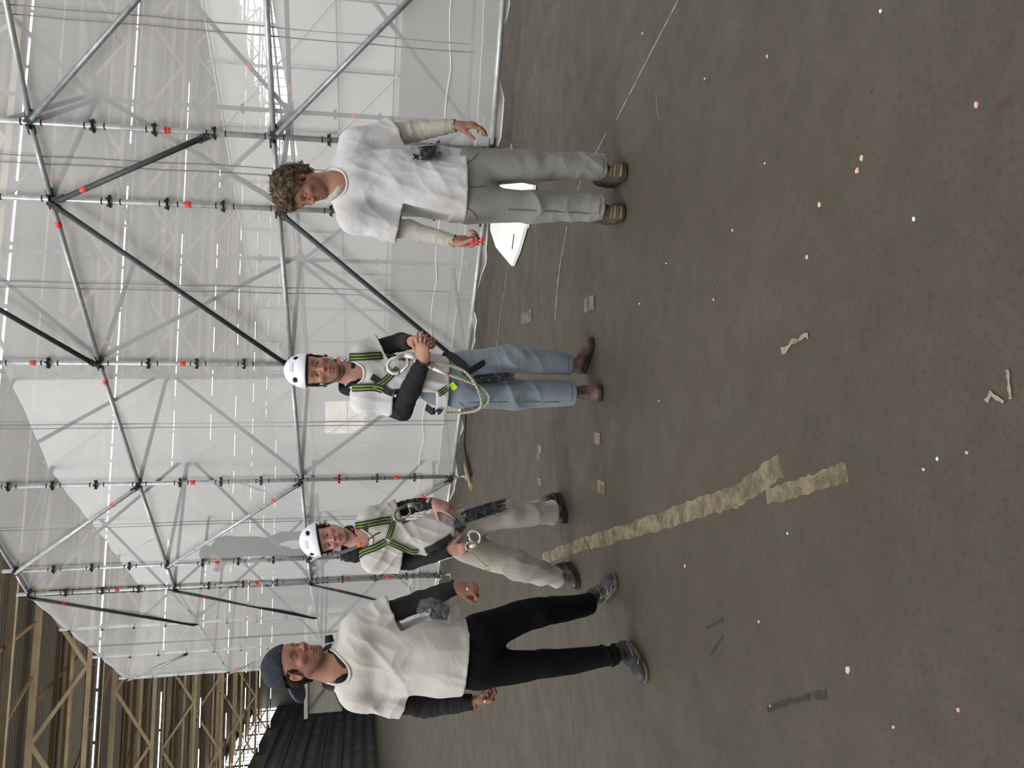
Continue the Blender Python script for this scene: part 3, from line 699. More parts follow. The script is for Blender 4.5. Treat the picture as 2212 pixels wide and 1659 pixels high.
def net(prims, h):
    us = [p for p in prims if p['op'] == 'u']
    lo = np.min([p['lo'] for p in us], 0) - .03; hi = np.max([p['hi'] for p in us], 0) + .03
    B = 16; nb = np.ceil((hi - lo) / (h * B)).astype(int); R = h * B * .88
    g = np.stack(np.meshgrid(*[np.arange(n) for n in nb], indexing='ij'), -1).reshape(-1, 3)
    C = lo + (g + .5) * h * B
    dist = [pd(p, C) for p in prims]; dc = sdf(prims, C)
    keep = (dc < R * 1.1) & (dc > -2.0 * R)
    loc = np.stack(np.meshgrid(*[np.arange(B + 1)] * 3, indexing='ij'), -1).reshape(-1, 3)
    VV = []; KK = []; QQ = []; S = 1 << 20
    for i in np.nonzero(keep)[0]:
        act = [p for p, dd in zip(prims, dist) if dd[i] < R * 1.15 + p['k']]
        if not act or act[0]['op'] != 'u':
            if not any(p['op'] == 'u' for p in act): continue
            j = next(n for n, p in enumerate(act) if p['op'] == 'u'); act = act[j:]
        g0 = g[i] * B; o = lo + g0 * h
        V = sdf(act, o + loc * h).reshape(B + 1, B + 1, B + 1); s = V < 0
        if s.all() or not s.any(): continue
        cs = np.stack([s[c[0]:c[0] + B, c[1]:c[1] + B, c[2]:c[2] + B] for c in CO], -1)
        m_ = cs.any(-1) & ~cs.all(-1); ci = np.argwhere(m_)
        if len(ci):
            vals = np.stack([V[ci[:, 0] + c[0], ci[:, 1] + c[1], ci[:, 2] + c[2]] for c in CO], -1)
            acc = np.zeros((len(ci), 3)); cnt = np.zeros(len(ci))
            for a, b in ED:
                va, vb = vals[:, a], vals[:, b]; x = (va < 0) != (vb < 0); t = np.where(x, va / np.where(x, va - vb, 1), 0)
                acc += np.where(x[:, None], CO[a] + (CO[b] - CO[a]) * t[:, None], 0); cnt += x
            VV.append(o + (ci + acc / cnt[:, None]) * h); G = ci + g0 + 2; KK.append((G[:, 0] * S + G[:, 1]) * S + G[:, 2])
        for ax in range(3):
            u, w = [(1, 2), (2, 0), (0, 1)][ax]; sl0 = [slice(0, B)] * 3; sl1 = [slice(0, B)] * 3; sl1[ax] = slice(1, B + 1)
            s0 = s[tuple(sl0)]; s1 = s[tuple(sl1)]; e = np.argwhere(s0 != s1)
            if not len(e): continue
            inside = s0[e[:, 0], e[:, 1], e[:, 2]]; G = e + g0 + 2; du = np.zeros(3, int); dw = np.zeros(3, int); du[u] = 1; dw[w] = 1
            cc = [G - du - dw, G - dw, G, G - du]; kk = np.stack([(c[:, 0] * S + c[:, 1]) * S + c[:, 2] for c in cc], -1)
            kk[~inside] = kk[~inside][:, ::-1]; QQ.append(kk)
    V = np.concatenate(VV); K = np.concatenate(KK); Q = np.concatenate(QQ)
    order = np.argsort(K); Ks = K[order]; V = V[order]; idx = np.searchsorted(Ks, Q); idx = np.minimum(idx, len(Ks) - 1)
    ok = (Ks[idx] == Q).all(1); return V, idx[ok]
def vnormals(V, Q):
    n = np.cross(V[Q[:, 2]] - V[Q[:, 0]], V[Q[:, 3]] - V[Q[:, 1]]); N = np.zeros_like(V)
    for c in range(4): np.add.at(N, Q[:, c], n)
    return N / (np.linalg.norm(N, axis=1, keepdims=True) + 1e-12)
def hsh(ix, iy, iz, seed):
    n = (ix * 374761393 + iy * 668265263 + iz * 2147483647 + seed * 1274126177) & 0xffffffff
    n = ((n ^ (n >> 13)) * 1274126177) & 0xffffffff; return ((n ^ (n >> 16)) & 0xffff) / 65535.0
def vn(P, seed=0):
    I = np.floor(P).astype(np.int64); f = P - I; f = f * f * (3 - 2 * f); r = 0
    for dx in (0, 1):
        for dy in (0, 1):
            for dz in (0, 1):
                w = (f[:, 0] if dx else 1 - f[:, 0]) * (f[:, 1] if dy else 1 - f[:, 1]) * (f[:, 2] if dz else 1 - f[:, 2])
                r = r + w * hsh(I[:, 0] + dx, I[:, 1] + dy, I[:, 2] + dz, seed)
    return r * 2 - 1
def ridge(P, axis, f_across, f_along, seed=0):
    # long soft folds running along "axis"
    F = frame(axis, (.31, .87, .2)); q = P @ F.T
    q = q + .35 / f_across * np.stack([vn(q * f_along * 1.7, seed + 5), vn(q * f_along * 1.7 + 9, seed + 6), 0 * q[:, 0]], -1) * 2
    v = vn(q * np.array([f_across, f_across, f_along]), seed); return 1 - 2 * np.abs(v) ** .8
def solid(name, prims, h, m, parent, disp=None, col=None, smooth=0):
    V, Q = net(prims, h)
    for _ in range(smooth):
        acc = np.zeros_like(V); cn = np.zeros(len(V))
        for a, b in ((0, 1), (1, 2), (2, 3), (3, 0)):
            np.add.at(acc, Q[:, a], V[Q[:, b]]); np.add.at(acc, Q[:, b], V[Q[:, a]]); np.add.at(cn, Q[:, a], 1); np.add.at(cn, Q[:, b], 1)
        V = V * .5 + .5 * acc / np.maximum(cn, 1)[:, None]
    V0 = V
    if disp is not None:
        N = vnormals(V, Q); V = V + N * disp(V, N)[:, None]
    me = bpy.data.meshes.new(name); me.vertices.add(len(V)); me.vertices.foreach_set('co', V.astype(np.float32).ravel())
    me.loops.add(len(Q) * 4); me.loops.foreach_set('vertex_index', Q.astype(np.int32).ravel()); me.polygons.add(len(Q))
    me.polygons.foreach_set('loop_start', np.arange(0, len(Q) * 4, 4, dtype=np.int32)); me.polygons.foreach_set('loop_total', np.full(len(Q), 4, dtype=np.int32))
    me.polygons.foreach_set('use_smooth', np.ones(len(Q), dtype=bool)); me.update(calc_edges=True)
    me.materials.append(m)
    if col is not None:
        c = np.ones((len(V), 4), dtype=np.float32); c[:, :3] = col(V0); at_ = me.color_attributes.new('Col', 'FLOAT_COLOR', 'POINT'); at_.data.foreach_set('color', c.ravel())
    return link(name, me, parent)
def blob(name, mb_, m, parent): return mb_.build(name, m, parent, smooth=True)

# ------------------------------------------------------------------ hands and heads
def hand(w, d, palm, side, curls, thumb=((.62, .62, -.45), .5), splay=.05, s=1.0, flat=.40):
    Y = nrm_(d); Z = -A_(palm); Z = nrm_(Z - Y * Z.dot(Y)); X = np.cross(Y, Z) * (-1 if side == 'r' else 1); w = A_(w)
    T = lambda x, y, z: w + s * (X * x + Y * y + Z * z)
    pr = [cone(w - Y * .03 * s, T(0, .02, 0), .026 * s, .028 * s, .01, X, 1.0, .72),
          cone(T(0, .018, 0), T(.002, .072, 0), .033 * s, .040 * s, .015, X, 1.0, flat),
          ell(T(.024, .035, -.010), A_((.017, .030, .014)) * s, .012, np.stack([X, Y, Z])), ell(T(-.022, .035, -.008), A_((.014, .028, .012)) * s, .012, np.stack([X, Y, Z]))]
    bx = (.031, .0105, -.0095, -.0285); by = (.082, .088, .084, .074); ln = (.98, 1.08, 1.0, .80)
    for i in range(4):
        c = curls[i]; p = T(bx[i], by[i], 0); th = 0; r = (.0092, .0094, .0088, .0078)[i] * s
        sp = (1.5 - i) * splay; D0 = Y * cos(sp) + X * sin(sp)
        for j, L in enumerate((.043, .026, .021)):
            th += c[j]; D = D0 * cos(th) - Z * sin(th); q = p + D * L * ln[i] * s
            pr.append(cone(p, q, r, r * .9, .006 if j == 0 else .002)); r *= .9; p = q
            if j < 2: pr.append(ell(p, (r * 1.08,) * 3, .002))
    (tx, ty, tz), tb = thumb; D = nrm_(X * tx + Y * ty + Z * tz); p = T(.024, .018, -.006); r = .0132 * s
    for j, L in enumerate((.040, .032, .024)):
        q = p + D * L * s; pr.append(cone(p, q, r, r * .86, .010 if j == 0 else .003)); r *= .86; p = q
        D = nrm_(D * cos(tb * .6) + nrm_(Y * .7 - X * .5 - Z * .5) * sin(tb * .6))
    return pr
def head_prims(o, f, u, mouth=0.0, smile=0.0, sc=1.0, eye=1.0):
    f = nrm_(f); x = nrm_(np.cross(f, A_(u))); u = np.cross(x, f); M = np.stack([x, f, u]); o = A_(o)
    T = lambda a, b, c: o + sc * (x * a + f * b + u * c)
    E = lambda c, r, k, op='u': ell(T(*c), A_(r) * sc, k, M, op)
    C = lambda a, b, ra, rb, k, op='u', ex=1, ey=1: cone(T(*a), T(*b), ra * sc, rb * sc, k, x, ex, ey, op)
    P = [E((0, -.014, .034), (.074, .094, .082), .02), E((0, .028, -.012), (.061, .057, .082), .035), E((0, .030, -.066), (.049, .048, .040), .03), E((0, .030, .045), (.060, .050, .052), .03),
         E((0, .066, -.097), (.019, .017, .015), .022)]
    for s in (-1, 1):
        P += [C((s * .056, -.004, -.050), (s * .022, .058, -.097), .013, .013, .028), C((s * .010, .081, .019), (s * .043, .066, .019), .0075, .006, .014),
              E((s * .043, .060, -.026), (.019, .017, .015), .022), E((s * .030, .086, .001), (.017, .0145, .0115), .012, 's')]
        P += [E((s * .031, .0690, .0005), (.0165, .0135, .0118), .004), E((s * .031, .0825, -.0002), (.0128, .010, .0042 * eye), .0015, 's')]
    P += [C((0, .078, .014), (0, .101, -.028), .0065, .0095, .012), E((0, .104, -.031), (.0098, .0095, .0088), .006)]
    for s in (-1, 1): P += [E((s * .0115, .093, -.034), (.0078, .0100, .0075), .005), E((s * .0062, .099, -.0415), (.0034, .0045, .003), .002, 's')]
    P += [E((0, .068, -.066), (.029, .0195, .021), .016)]
    wd = .023 + .006 * smile; up = .007 * smile
    for s in (-1, 1):
        P += [C((0, .0895, -.0615), (s * wd, .0765, -.0655 + up), .0044, .0022, .004), C((0, .0880, -.0755 - mouth), (s * wd * .92, .0765, -.0680 + up), .0055, .0022, .004)]
        if smile: P += [C((s * .024, .083, -.040), (s * .040, .072, -.064), .0026, .0026, .006, 's')]
    P += [E((0, .089, -.0680 - mouth * .5), (wd * .86, .012, .0016 + mouth * .62), .0025, 's')]
    if mouth > .002: P += [E((0, .0755, -.0655 - mouth * .3), (wd * .8, .009, .0032 + mouth * .25), .0012)]
    for s in (-1, 1):
        P += [ell(T(s * .077, -.010, -.006), A_((.0075, .019, .031)) * sc, .005, M), ell(T(s * .084, -.004, -.004), A_((.006, .010, .017)) * sc, .003, M, 's')]
        P += [ell(T(s * .031, .0675, .0), A_((.0122,) * 3) * sc, .0004)]
    return P, M, o
def head_paint(skin, lips, brow, stub=(.2, .15, .12), stubble=.0, mouth=0.0, gaze=(0, 1, 0), smile=0.0, sc=1.0, brown=(.05, .03, .02)):
    def paint(V, M, o, C):
        q = ((V - o) @ M.T) / sc; x, y, z = q[:, 0], q[:, 1], q[:, 2]; ax = np.abs(x); C = C.copy()
        def mixc(w, c): C[:] = C * (1 - w[:, None]) + A_(c) * w[:, None]
        sm = lambda v, a, b: np.clip((v - a) / (b - a), 0, 1) ** 2 * (3 - 2 * np.clip((v - a) / (b - a), 0, 1))
        face = (np.abs(z) < .14) & (y > -.12) & (ax < .1)
        mixc(.30 * face * sm(y, .085, .108) * (z < -.01), (skin[0] * 1.25, skin[1] * .72, skin[2] * .68))
        mixc(.22 * face * np.exp(-((ax - .042) ** 2 + (z + .03) ** 2) / .0004) * (y > .03), (skin[0] * 1.2, skin[1] * .75, skin[2] * .7))
        mixc(.25 * face * (ax > .072) * (y < .03) * (y > -.04), (skin[0] * 1.1, skin[1] * .62, skin[2] * .55))
        if stubble:
            nz = .8 + .2 * vn(V * 400, 3)
            w = sm(-z, .028, .055) * sm(y, -.02, .02) * face * (1 - np.exp(-(ax ** 2 / .0008 + (z + .069) ** 2 / .00014))) * nz * (1 - sm(-z, .125, .15))
            mixc(stubble * w, stub)
        lc = sm(-np.sqrt((x / (.026 + .006 * smile)) ** 2 + ((z + .0685 + mouth * .5 - .004 * smile * (ax / .02)) / (.0125 + mouth * .6)) ** 2), -1.0, -.82) * (y > .070) * face
        mixc(.75 * lc, lips)
        bw = np.exp(-((z - .0215 - .004 * np.sin(np.clip((ax - .01) / .036, 0, 1) * 3)) / .0042) ** 2) * sm(ax, .008, .014) * (1 - sm(ax, .044, .050)) * (y > .045)
        mixc(.85 * bw, brow)
        for s in (-1, 1):
            e = q - A_((s * .031, .0675, 0)); r = np.linalg.norm(e, axis=1); ins = ((x - s * .031) / .0155) ** 2 + ((z) / .0065) ** 2 < 1
            m_ = (np.abs(r - .0122) < .0014) & ins & (y > .070)
            lid = ins & ~m_ & (y > .068); mixc(.5 * lid, brow)
            a = (e @ nrm_(gaze)) / np.maximum(r, 1e-6)
            C[m_] = (.50, .47, .45); C[m_ & (a > .872)] = brown; C[m_ & (a > .972)] = (.01, .01, .01)
        if mouth > .002:
            t = (ax < .0215) & (y < .0855) & (y > .074) & (z < -.0615 + .004 * smile) & (z > -.071 - mouth)
            C[t] = (.12, .05, .04); t2 = t & (y > .0775) & (z > -.0695 - mouth * .4); C[t2] = (.62, .58, .50)
        return C
    return paint
# ------------------------------------------------------------------ people
skinm = bpy.data.materials.new('skin'); skinm.use_nodes = True; nt = skinm.node_tree; b = nt.nodes['Principled BSDF']
a = nt.nodes.new('ShaderNodeAttribute'); a.attribute_name = 'Col'; nt.links.new(a.outputs['Color'], b.inputs['Base Color'])
b.inputs['Roughness'].default_value = .5; b.inputs['Subsurface Weight'].default_value = .06; b.inputs['Subsurface Radius'].default_value = (.01, .004, .002); b.inputs['Specular IOR Level'].default_value = .35
n = nt.nodes.new('ShaderNodeTexNoise'); n.inputs['Scale'].default_value = 260; bp = nt.nodes.new('ShaderNodeBump'); bp.inputs['Strength'].default_value = .12; bp.inputs['Distance'].default_value = .003
tc = nt.nodes.new('ShaderNodeTexCoord'); nt.links.new(tc.outputs['Object'], n.inputs[0]); nt.links.new(n.outputs['Fac'], bp.inputs['Height']); nt.links.new(bp.outputs[0], b.inputs['Normal'])
whitecot = mat('white_cotton', lin(206, 204, 203), .85, noise=(3.0, lin(188, 184, 179), .6), bump=(60, .2, 5.5, .30), sheen=.1)
beigecot = mat('off_white_cotton', lin(200, 196, 190), .85, noise=(3.0, lin(182, 175, 165), .6), bump=(60, .2, 5.5, .30), sheen=.1)
blackcot = mat('black_cotton', lin(17, 17, 20), .9, bump=(50, .3, 6, .35))
blackden = mat('black_trousers', lin(7, 7, 8), .95, bump=(50, .3, 6, .35), spec=.2)
greyknit = mat('pale_grey_knit', lin(178, 175, 163), .9, noise=(6, lin(158, 154, 142), .7), bump=(60, .4, 7, .35))
def mid_(a, b, t): return A_(a) * (1 - t) + A_(b) * t
def P_(x, y, Y): return at(x, y, Y)
def sleeves(j, s, r, k=.02, folds=None): pass
def shoe(name, heel, toe, up, m_, sole_m, parent, w=.047, hgt=.075, ankle=None, lace=None, collar=.09, label=None):
    heel = A_(heel); toe = A_(toe); f = nrm_(toe - heel); x = nrm_(np.cross(f, A_(up))); u = np.cross(x, f); L = np.linalg.norm(toe - heel)
    T = lambda a, b, c: heel + x * a + f * b + u * c
    ank = A_(ankle) if ankle is not None else T(0, .07, collar + .03)
    ank = T(0, .07, max(collar, .09)) * .4 + ank * .6 if False else ank
    pr = [cone(T(0, .04, .045), T(0, L - .06, .036), w * .80, w * .86, .02, x, 1, .72), cone(T(0, L - .075, .032), T(.004, L - .036, .030), w * .92, w * .76, .02, x, 1, .74),
          cone(T(0, .05, .05), T(0, .062, collar), w * .85, w * .82, .02, x, .85, 1.1), cone(T(0, .062, collar), ank, w * .80, w * .74, .015, x, .85, 1.0),
          cone(T(0, .08, .075), T(0, L * .62, .055), w * .62, w * .55, .02, x, 1, .9),
          cyl(T(0, L * .5, -.06), T(0, L * .5, .012), .4, .003)]
    o = solid(name, pr, .005, m_, parent, disp=lambda V, N: .0016 * vn(V * 60, 2) + .0012 * ridge(V, f, 50, 12, 3))
    sp = [cone(T(0, .036, .012), T(0, L * .45, .012), w * .80, w * .74, .01, x, 1, .6), cone(T(0, L * .45, .012), T(.004, L - .045, .012), w * .78, w * .98, .02, x, 1, .5),
          cyl(T(0, L / 2, -.1), T(0, L / 2, -.0), .5, .002), cyl(T(0, L / 2, .026), T(0, L / 2, .15), .5, .004)]
    s_ = solid('sole', sp, .005, sole_m, o)
    if lace:
        q = MB()
        for i in range(4):
            yy = L * (.36 + .09 * i); zz = .098 - .012 * i - (.004 if i else 0)
            q.tube([T(-.026, yy, zz - .010), T(0, yy + .006, zz + .002), T(.026, yy + .004, zz - .010)], .0028, 5)
        q.build('lace', lace, o, smooth=True)
    return o
def cut(a, b, r, far=.12):   # flat end for a sleeve or trouser leg at b, coming from a
    a = A_(a); b = A_(b); u = nrm_(b - a); return cyl(b, b + u * far, r * 1.7, .004)
def hollow(a, b, r, depth=.02, th=.016):
    a = A_(a); b = A_(b); u = nrm_(b - a); return cyl(b - u * depth, b + u * .02, r - th, .004)
def body(parent, hd, joints, hands, skin, paintf, h=.0032, neckr=.056):
    P, M, o = hd; J = joints
    dn = lambda p, z: A_(p) + A_((0, 0, z))
    nb = A_(J['neck'])
    side = nrm_(A_(J['sb']) - A_(J['sa']))
    pr = [cone(o + M[1] * -.022 + M[2] * -.045, nb + A_((0, 0, .02)), neckr, neckr * 1.04, .02), cone(nb, A_(J['sa']) + A_((0, 0, -.02)), .045, .036, .03), cone(nb, A_(J['sb']) + A_((0, 0, -.02)), .045, .036, .03),
          cone(nb + A_((0, 0, -.05)), (A_(J['ha']) + A_(J['hb'])) / 2 + A_((0, 0, .08)), .105, .10, .05, side, 1.05, .7)]
    # the Adam's apple and collar bones
    for s in 'ab':
        pr += [cone(J['s' + s], J['e' + s], .036, .033, .02), cone(J['e' + s], J['w' + s], .033, .0245, .012), cone(J['h' + s], J['k' + s], .062, .045, .03), cone(J['k' + s], mid_(J['k' + s], J['f' + s], .78), .042, .032, .02)]
    allp = pr + hands[0] + hands[1] + P
    def col(V):
        C = np.tile(A_(skin) * A_((.79, .82, .87)), (len(V), 1)) * (1 + .05 * vn(V * 22, 1))[:, None]
        for hp in hands:
            for p in hp[4:]:
                if p['t'] == 'c':
                    d = np.linalg.norm(V - (p['a'] + p['R'][2] * p['L']), axis=1); w = .35 * np.exp(-(d / .009) ** 2)
                    C = C * (1 - w[:, None]) + (A_(skin) * A_((1.18, .78, .72))) * w[:, None]
        near = np.linalg.norm(V - o, axis=1) < .2
        C[near] = paintf(V[near], M, o, C[near]); return C
    return solid('body', allp, h, skinm, parent, col=col)
def fold_disp(amp, axis, fa=9, fl=1.8, seed=0, fine=.35):
    def d(V, N):
        r = ridge(V, axis, fa, fl, seed); r2 = ridge(V, axis, fa * 2.3, fl * 2.2, seed + 11); return amp * (r - .3) + amp * fine * r2
    return d
def knit_sleeve(pts, rs, parent, name, m_, seed, wrinkle=.004, extra=(), cuff=True, h=.006):
    pr = [cone(pts[i], pts[i + 1], rs[i], rs[i + 1], .02) for i in range(len(pts) - 1)]
    u = nrm_(A_(pts[-1]) - A_(pts[-2])); pr += [cut(pts[-2], pts[-1], rs[-1]), hollow(pts[-2], pts[-1], rs[-1], .02, .006)] + list(extra)
    ax = u; P0 = A_(pts[-2]); end = A_(pts[-1])
    def disp(V, N):
        t = (V - P0) @ ax; w = wrinkle * (np.sin(t * 120 + 2.4 * vn(V * 26, seed) + 3 * vn(V * 7, seed + 4)) * (.25 + .75 * vn(V * 11, seed + 2))) + wrinkle * .9 * ridge(V, ax, 7, 14, seed + 1)
        c = np.clip((np.linalg.norm(V - end, axis=1) - .055) / .02, 0, 1) if cuff else 1
        return w * c - (.003 * (1 - c) if cuff else 0)
    return solid(name, pr, h, m_, parent, disp=disp)
# ---- webbing that follows a garment, helmets, snap hooks
from mathutils.bvhtree import BVHTree
CAMP = Vector((0, 0, CAMZ))
def surf(*objs):
    v = []; f = []
    for o in objs:
        n = len(v); v += [x.co.copy() for x in o.data.vertices]; f += [tuple(i + n for i in p.vertices) for p in o.data.polygons]
    return BVHTree.FromPolygons(v, f)
def drape(bv, px, Y, n=14, lift=.004):
    P = []
    for i in range(len(px) - 1):
        for k in range(n): t = k / n; P.append((px[i][0] + (px[i + 1][0] - px[i][0]) * t, px[i][1] + (px[i + 1][1] - px[i][1]) * t))
    P.append(px[-1]); pos = []; nr = []
    for x, y in P:
        r = ray(x, y).normalized(); h = bv.ray_cast(CAMP, r)
        if h[0] is None: h = bv.find_nearest(at(x, y, Y))
        pos.append(h[0]); n_ = h[1] if h[1].dot(r) < 0 else -h[1]; nr.append(n_)
    W = 4; pos2 = []; nr2 = []
    for i in range(len(pos)):
        a = max(0, i - W); b_ = min(len(pos), i + W + 1); c = sum((pos[j] for j in range(a, b_)), Vector()) / (b_ - a); m_ = sum((nr[j] for j in range(a, b_)), Vector()).normalized()
        pos2.append(c + m_ * (lift + .004)); nr2.append(m_)
    return pos2, nr2
blk = mat('black_webbing', lin(30, 32, 30), .8); grn = mat('green_webbing_stripe', lin(116, 142, 52), .7); neon = mat('neon_yellow_green', lin(190, 235, 40), .6, emit=None)
def strap(parent, bv, px, Y, w=.045, stripes=True, name='harness_strap', m_=None, lift=.004):
    p, n = drape(bv, px, Y, lift=lift); q = MB(); q.ribbon(p, w, n, .003); o = q.build(name, m_ or blk, parent)
    if stripes:
        q = MB()
        for s in (-1, 1):
            pp = []
            for i, a in enumerate(p):
                tg = (p[min(i + 1, len(p) - 1)] - p[max(i - 1, 0)]).normalized(); pp.append(a + tg.cross(n[i]).normalized() * s * w * .2 + n[i] * .0028)
            q.ribbon(pp, w * .17, n, .001)
        q.build('green_stripe', grn, o)
    return o
helm = mat('white_helmet_shell', lin(232, 232, 240), .35, spec=.5); linerm = mat('black_helmet_liner', lin(26, 26, 28), .8)
def helmet(parent, o, M, sc, wx=.100, tilt=.1):
    T = lambda a, b, c: o + sc * (M[0] * a + M[1] * b + M[2] * c); nrm = nrm_(M[2] * 1 - M[1] * tilt)
    r0 = A_((wx, .124, .112)) * sc
    cutp = lambda z: cyl(T(0, 0, z), T(0, 0, z) - nrm * .4 * sc, .4, .004)
    pr = [ell(T(0, -.014, .050), r0, .01, M), ell(T(0, .06, .055), A_((wx * .72, .055, .05)) * sc, .03, M), cutp(.046), ell(T(0, -.014, .046), r0 - .010, .003, M, 's')]
    for s in (-1, 1):
        pr += [ell(T(s * wx * .66, .062, .105), A_((.017, .034, .013)) * sc, .004, M, 's'), ell(T(s * wx * .9, -.04, .11), A_((.03, .028, .010)) * sc, .004, M, 's')]
    h = solid('helmet', pr, .0035, helm, parent)
    lp = [ell(T(0, -.014, .046), r0 - .012, .003, M), cutp(.036), ell(T(0, -.012, .03), A_((wx * .79, .100, .09)) * sc, .003, M, 's')]
    solid('helmet_liner', lp, .004, linerm, h)
    q = MB(); c = Vector(T(0, .088, .125)); R = Matrix([M[0], nrm_(M[1] * .62 + M[2] * -.78), nrm_(M[1] * .78 + M[2] * .62)]).transposed()
    c = Vector(T(0, .070, .131)); R = Matrix([M[0], nrm_(M[1] * .78 - M[2] * .62), nrm_(M[1] * .62 + M[2] * .78)]).transposed()
    q.box(c, (.044 * sc, .040 * sc, .010), R); q.box(c + Vector(R.col[2]) * .004, (.034 * sc, .006, .008), R); q.box(c + Vector(R.col[2]) * .004 + Vector(R.col[1]) * .012, (.034 * sc, .003, .008), R)
    q.build('lamp_clip', helm, h)
    return h
def chin_strap(parent, o, M, sc, drop=.012):
    T = lambda a, b, c: Vector(o + sc * (M[0] * a + M[1] * b + M[2] * c)); q = MB(); pts = []
    for a, b, c in ((-.078, .012, .045), (-.079, .016, -.01), (-.072, .022, -.055), (-.050, .045, -.100 - drop), (-.02, .066, -.122 - drop), (0, .070, -.124 - drop), (.02, .066, -.122 - drop), (.050, .045, -.100 - drop), (.072, .022, -.055), (.079, .016, -.01), (.078, .012, .045)): pts.append(T(a, b, c))
    nn = [(p - Vector(o)).normalized() for p in pts]; q.ribbon(pts, .015, nn, .003); o_ = q.build('chin_strap', blk, parent)
    q = MB()
    for s in (-1, 1): q.box(T(s * .078, .018, -.045), (.016, .02, .02))
    q.build('strap_buckle', mat('grey_buckle', lin(70, 70, 72), .4), o_); return o_
alum = mat('silver_snap_hook', lin(205, 205, 200), .32, metal=.5); alud = mat('dull_alloy_hook', lin(140, 142, 132), .35, metal=.6)
def hook(name, a, b, w, label, m_, parent=None, r=.009):
    # big scaffold hook: a = top of the bow, b = eye end
    a = Vector(a); b = Vector(b); d = (b - a); L = d.length; d.normalize(); x = Vector((-d.z, 0, d.x)).normalized() * w
    e = empty(name, b, label, 'hook') if parent is None else None; par = e or parent; q = MB()
    bow = [a + d * L * .62 + x * .5]
    for k in range(13):
        t = pi * k / 12; bow.append(a + d * w * .5 + x * .5 * cos(t) - d * w * .5 * sin(t))
    bow += [a + d * L * .30 - x * .5]
    q.tube(bow, [r] * len(bow), 10); o = q.build('hook_body' if e else name, m_, par, smooth=True)
    q = MB(); q.tube([a + d * L * .30 - x * .5, a + d * L * .62 - x * .2, a + d * L * .66 + x * .35], [r * .7, r * .8, r * .9], 8); q.build('gate', m_, o if not e else par, smooth=True)
    q = MB(); q.tube([a + d * L * .60 + x * .5, a + d * L * .80 + x * .35, b], [r * 1.2, r * 1.7, r * 1.4], 8); q.tube([b + (x * cos(t) + d * w * sin(t)) * .30 for t in [k * pi / 6 for k in range(12)]], r * .45, 6, closed=True); q.build('eye', m_, o if not e else par, smooth=True)
    return e or o
def hood(parent, c, S, w, m_, side=0.0, h=.005, seed=1, neck=None, name='hood', yoke=True):
    # rolled hood round the back and sides of the neck, open at the throat, over the yoke of the hoodie
    c = A_(c); S = nrm_(S); U = A_((0, 0, 1)); F = nrm_(np.cross(U, S)); F = F if F[1] < 0 else -F
    pr = []; n = 18
    for i in range(n):
        a0 = radians(-250 + 320 * i / n); a1 = radians(-250 + 320 * (i + 1) / n)
        P = lambda a: c + S * w * cos(a) + F * w * .85 * sin(a) + U * (.030 * (1 - sin(a)) * .5 - .040 * max(0, sin(a)) ** 2)
        rr = lambda a: (.014 + .012 * max(0, -sin(a)) + .013 * max(0, side * cos(a))) * (1 - .5 * max(0, sin(a)))
        pr.append(cone(P(a0), P(a1), rr(a0), rr(a1), .02, U, 1.5, .9))
    if yoke: pr += [cone(c + A_((0, .01, -.02)), c + A_((0, .0, -.14)), .078, .115, .03, S, 1.1, .85), cone(c + A_((0, .0, .06)) - F * .01, c + A_((0, 0, -.05)) + F * .012, (.070 if name == 'hood' else .076), (.046 if name == 'hood' else .07), .008, op='s')]
    return solid(name, pr, h, m_, parent, disp=lambda V, N: .006 * (ridge(V, S, 16, 5, seed) - .2) + .003 * vn(V * 30, seed))
def tee(parent, sa, sb, neckp, tor, ee_a, ee_b, S, neckc, m_, disp, rs=.070, re=.080, depth=.66, hem=None, nr=(.070, .080), h=.006, shr=.068):
    sh = [cone(tor[i][0], tor[i + 1][0], tor[i][1], tor[i + 1][1], .05, S, 1.03, depth) for i in range(len(tor) - 1)]
    hp = A_(tor[-1][0]); hd = nrm_(hp - A_(tor[-2][0])) if hem is None else nrm_(hem)
    sh[-1] = cone(tor[-2][0], tor[-1][0], tor[-2][1], tor[-1][1], .05, S, 1.03, depth * 1.16)
    sh += [cone(sa + Vector((0, 0, -.015)), sb + Vector((0, 0, -.015)), shr, shr, .06, (0, 0, 1), 1, 1.1), cone(neckp, sa, .060, .056, .05), cone(neckp, sb, .060, .056, .05), cone(sa, ee_a, rs, re, .045), cone(sb, ee_b, rs, re, .045),
           cyl(hp, hp + hd * .4, .5, .004), cut(sa, ee_a, re, .25), cut(sb, ee_b, re, .25), hollow(sa, ee_a, re), hollow(sb, ee_b, re), cone(neckc[0], neckc[1], nr[0], nr[1], .012, op='s')]
    o = solid('t_shirt', sh, h, m_, parent, disp=disp); neckband_on(parent, o, neckc, nr[0], m_); return o
def neckband_on(parent, shirt, nc, r, m_):
    a = A_(nc[0]); b = A_(nc[1]); ax = nrm_(b - a); F = frame(ax, (1, 0, 0)); bv = surf(shirt); pts = []; nn = []
    for k in range(48):
        t = 2 * pi * k / 48; rad = F[0] * cos(t) + F[1] * sin(t); o = a + ax * .16 + rad * (r + .010); h = bv.ray_cast(Vector(o), Vector(-ax), .35)
        if h[0] is None: continue
        pts.append(h[0]); nn.append(h[1])
    if len(pts) < 20: return
    n = len(pts); sm = [sum((pts[(i + j) % n] for j in range(-2, 3)), Vector()) / 5 for i in range(n)]
    q = MB(); q.tube([p + nn[i] * .001 for i, p in enumerate(sm)], .0075, 6, closed=True); q.build('neckband', m_, shirt, smooth=True)
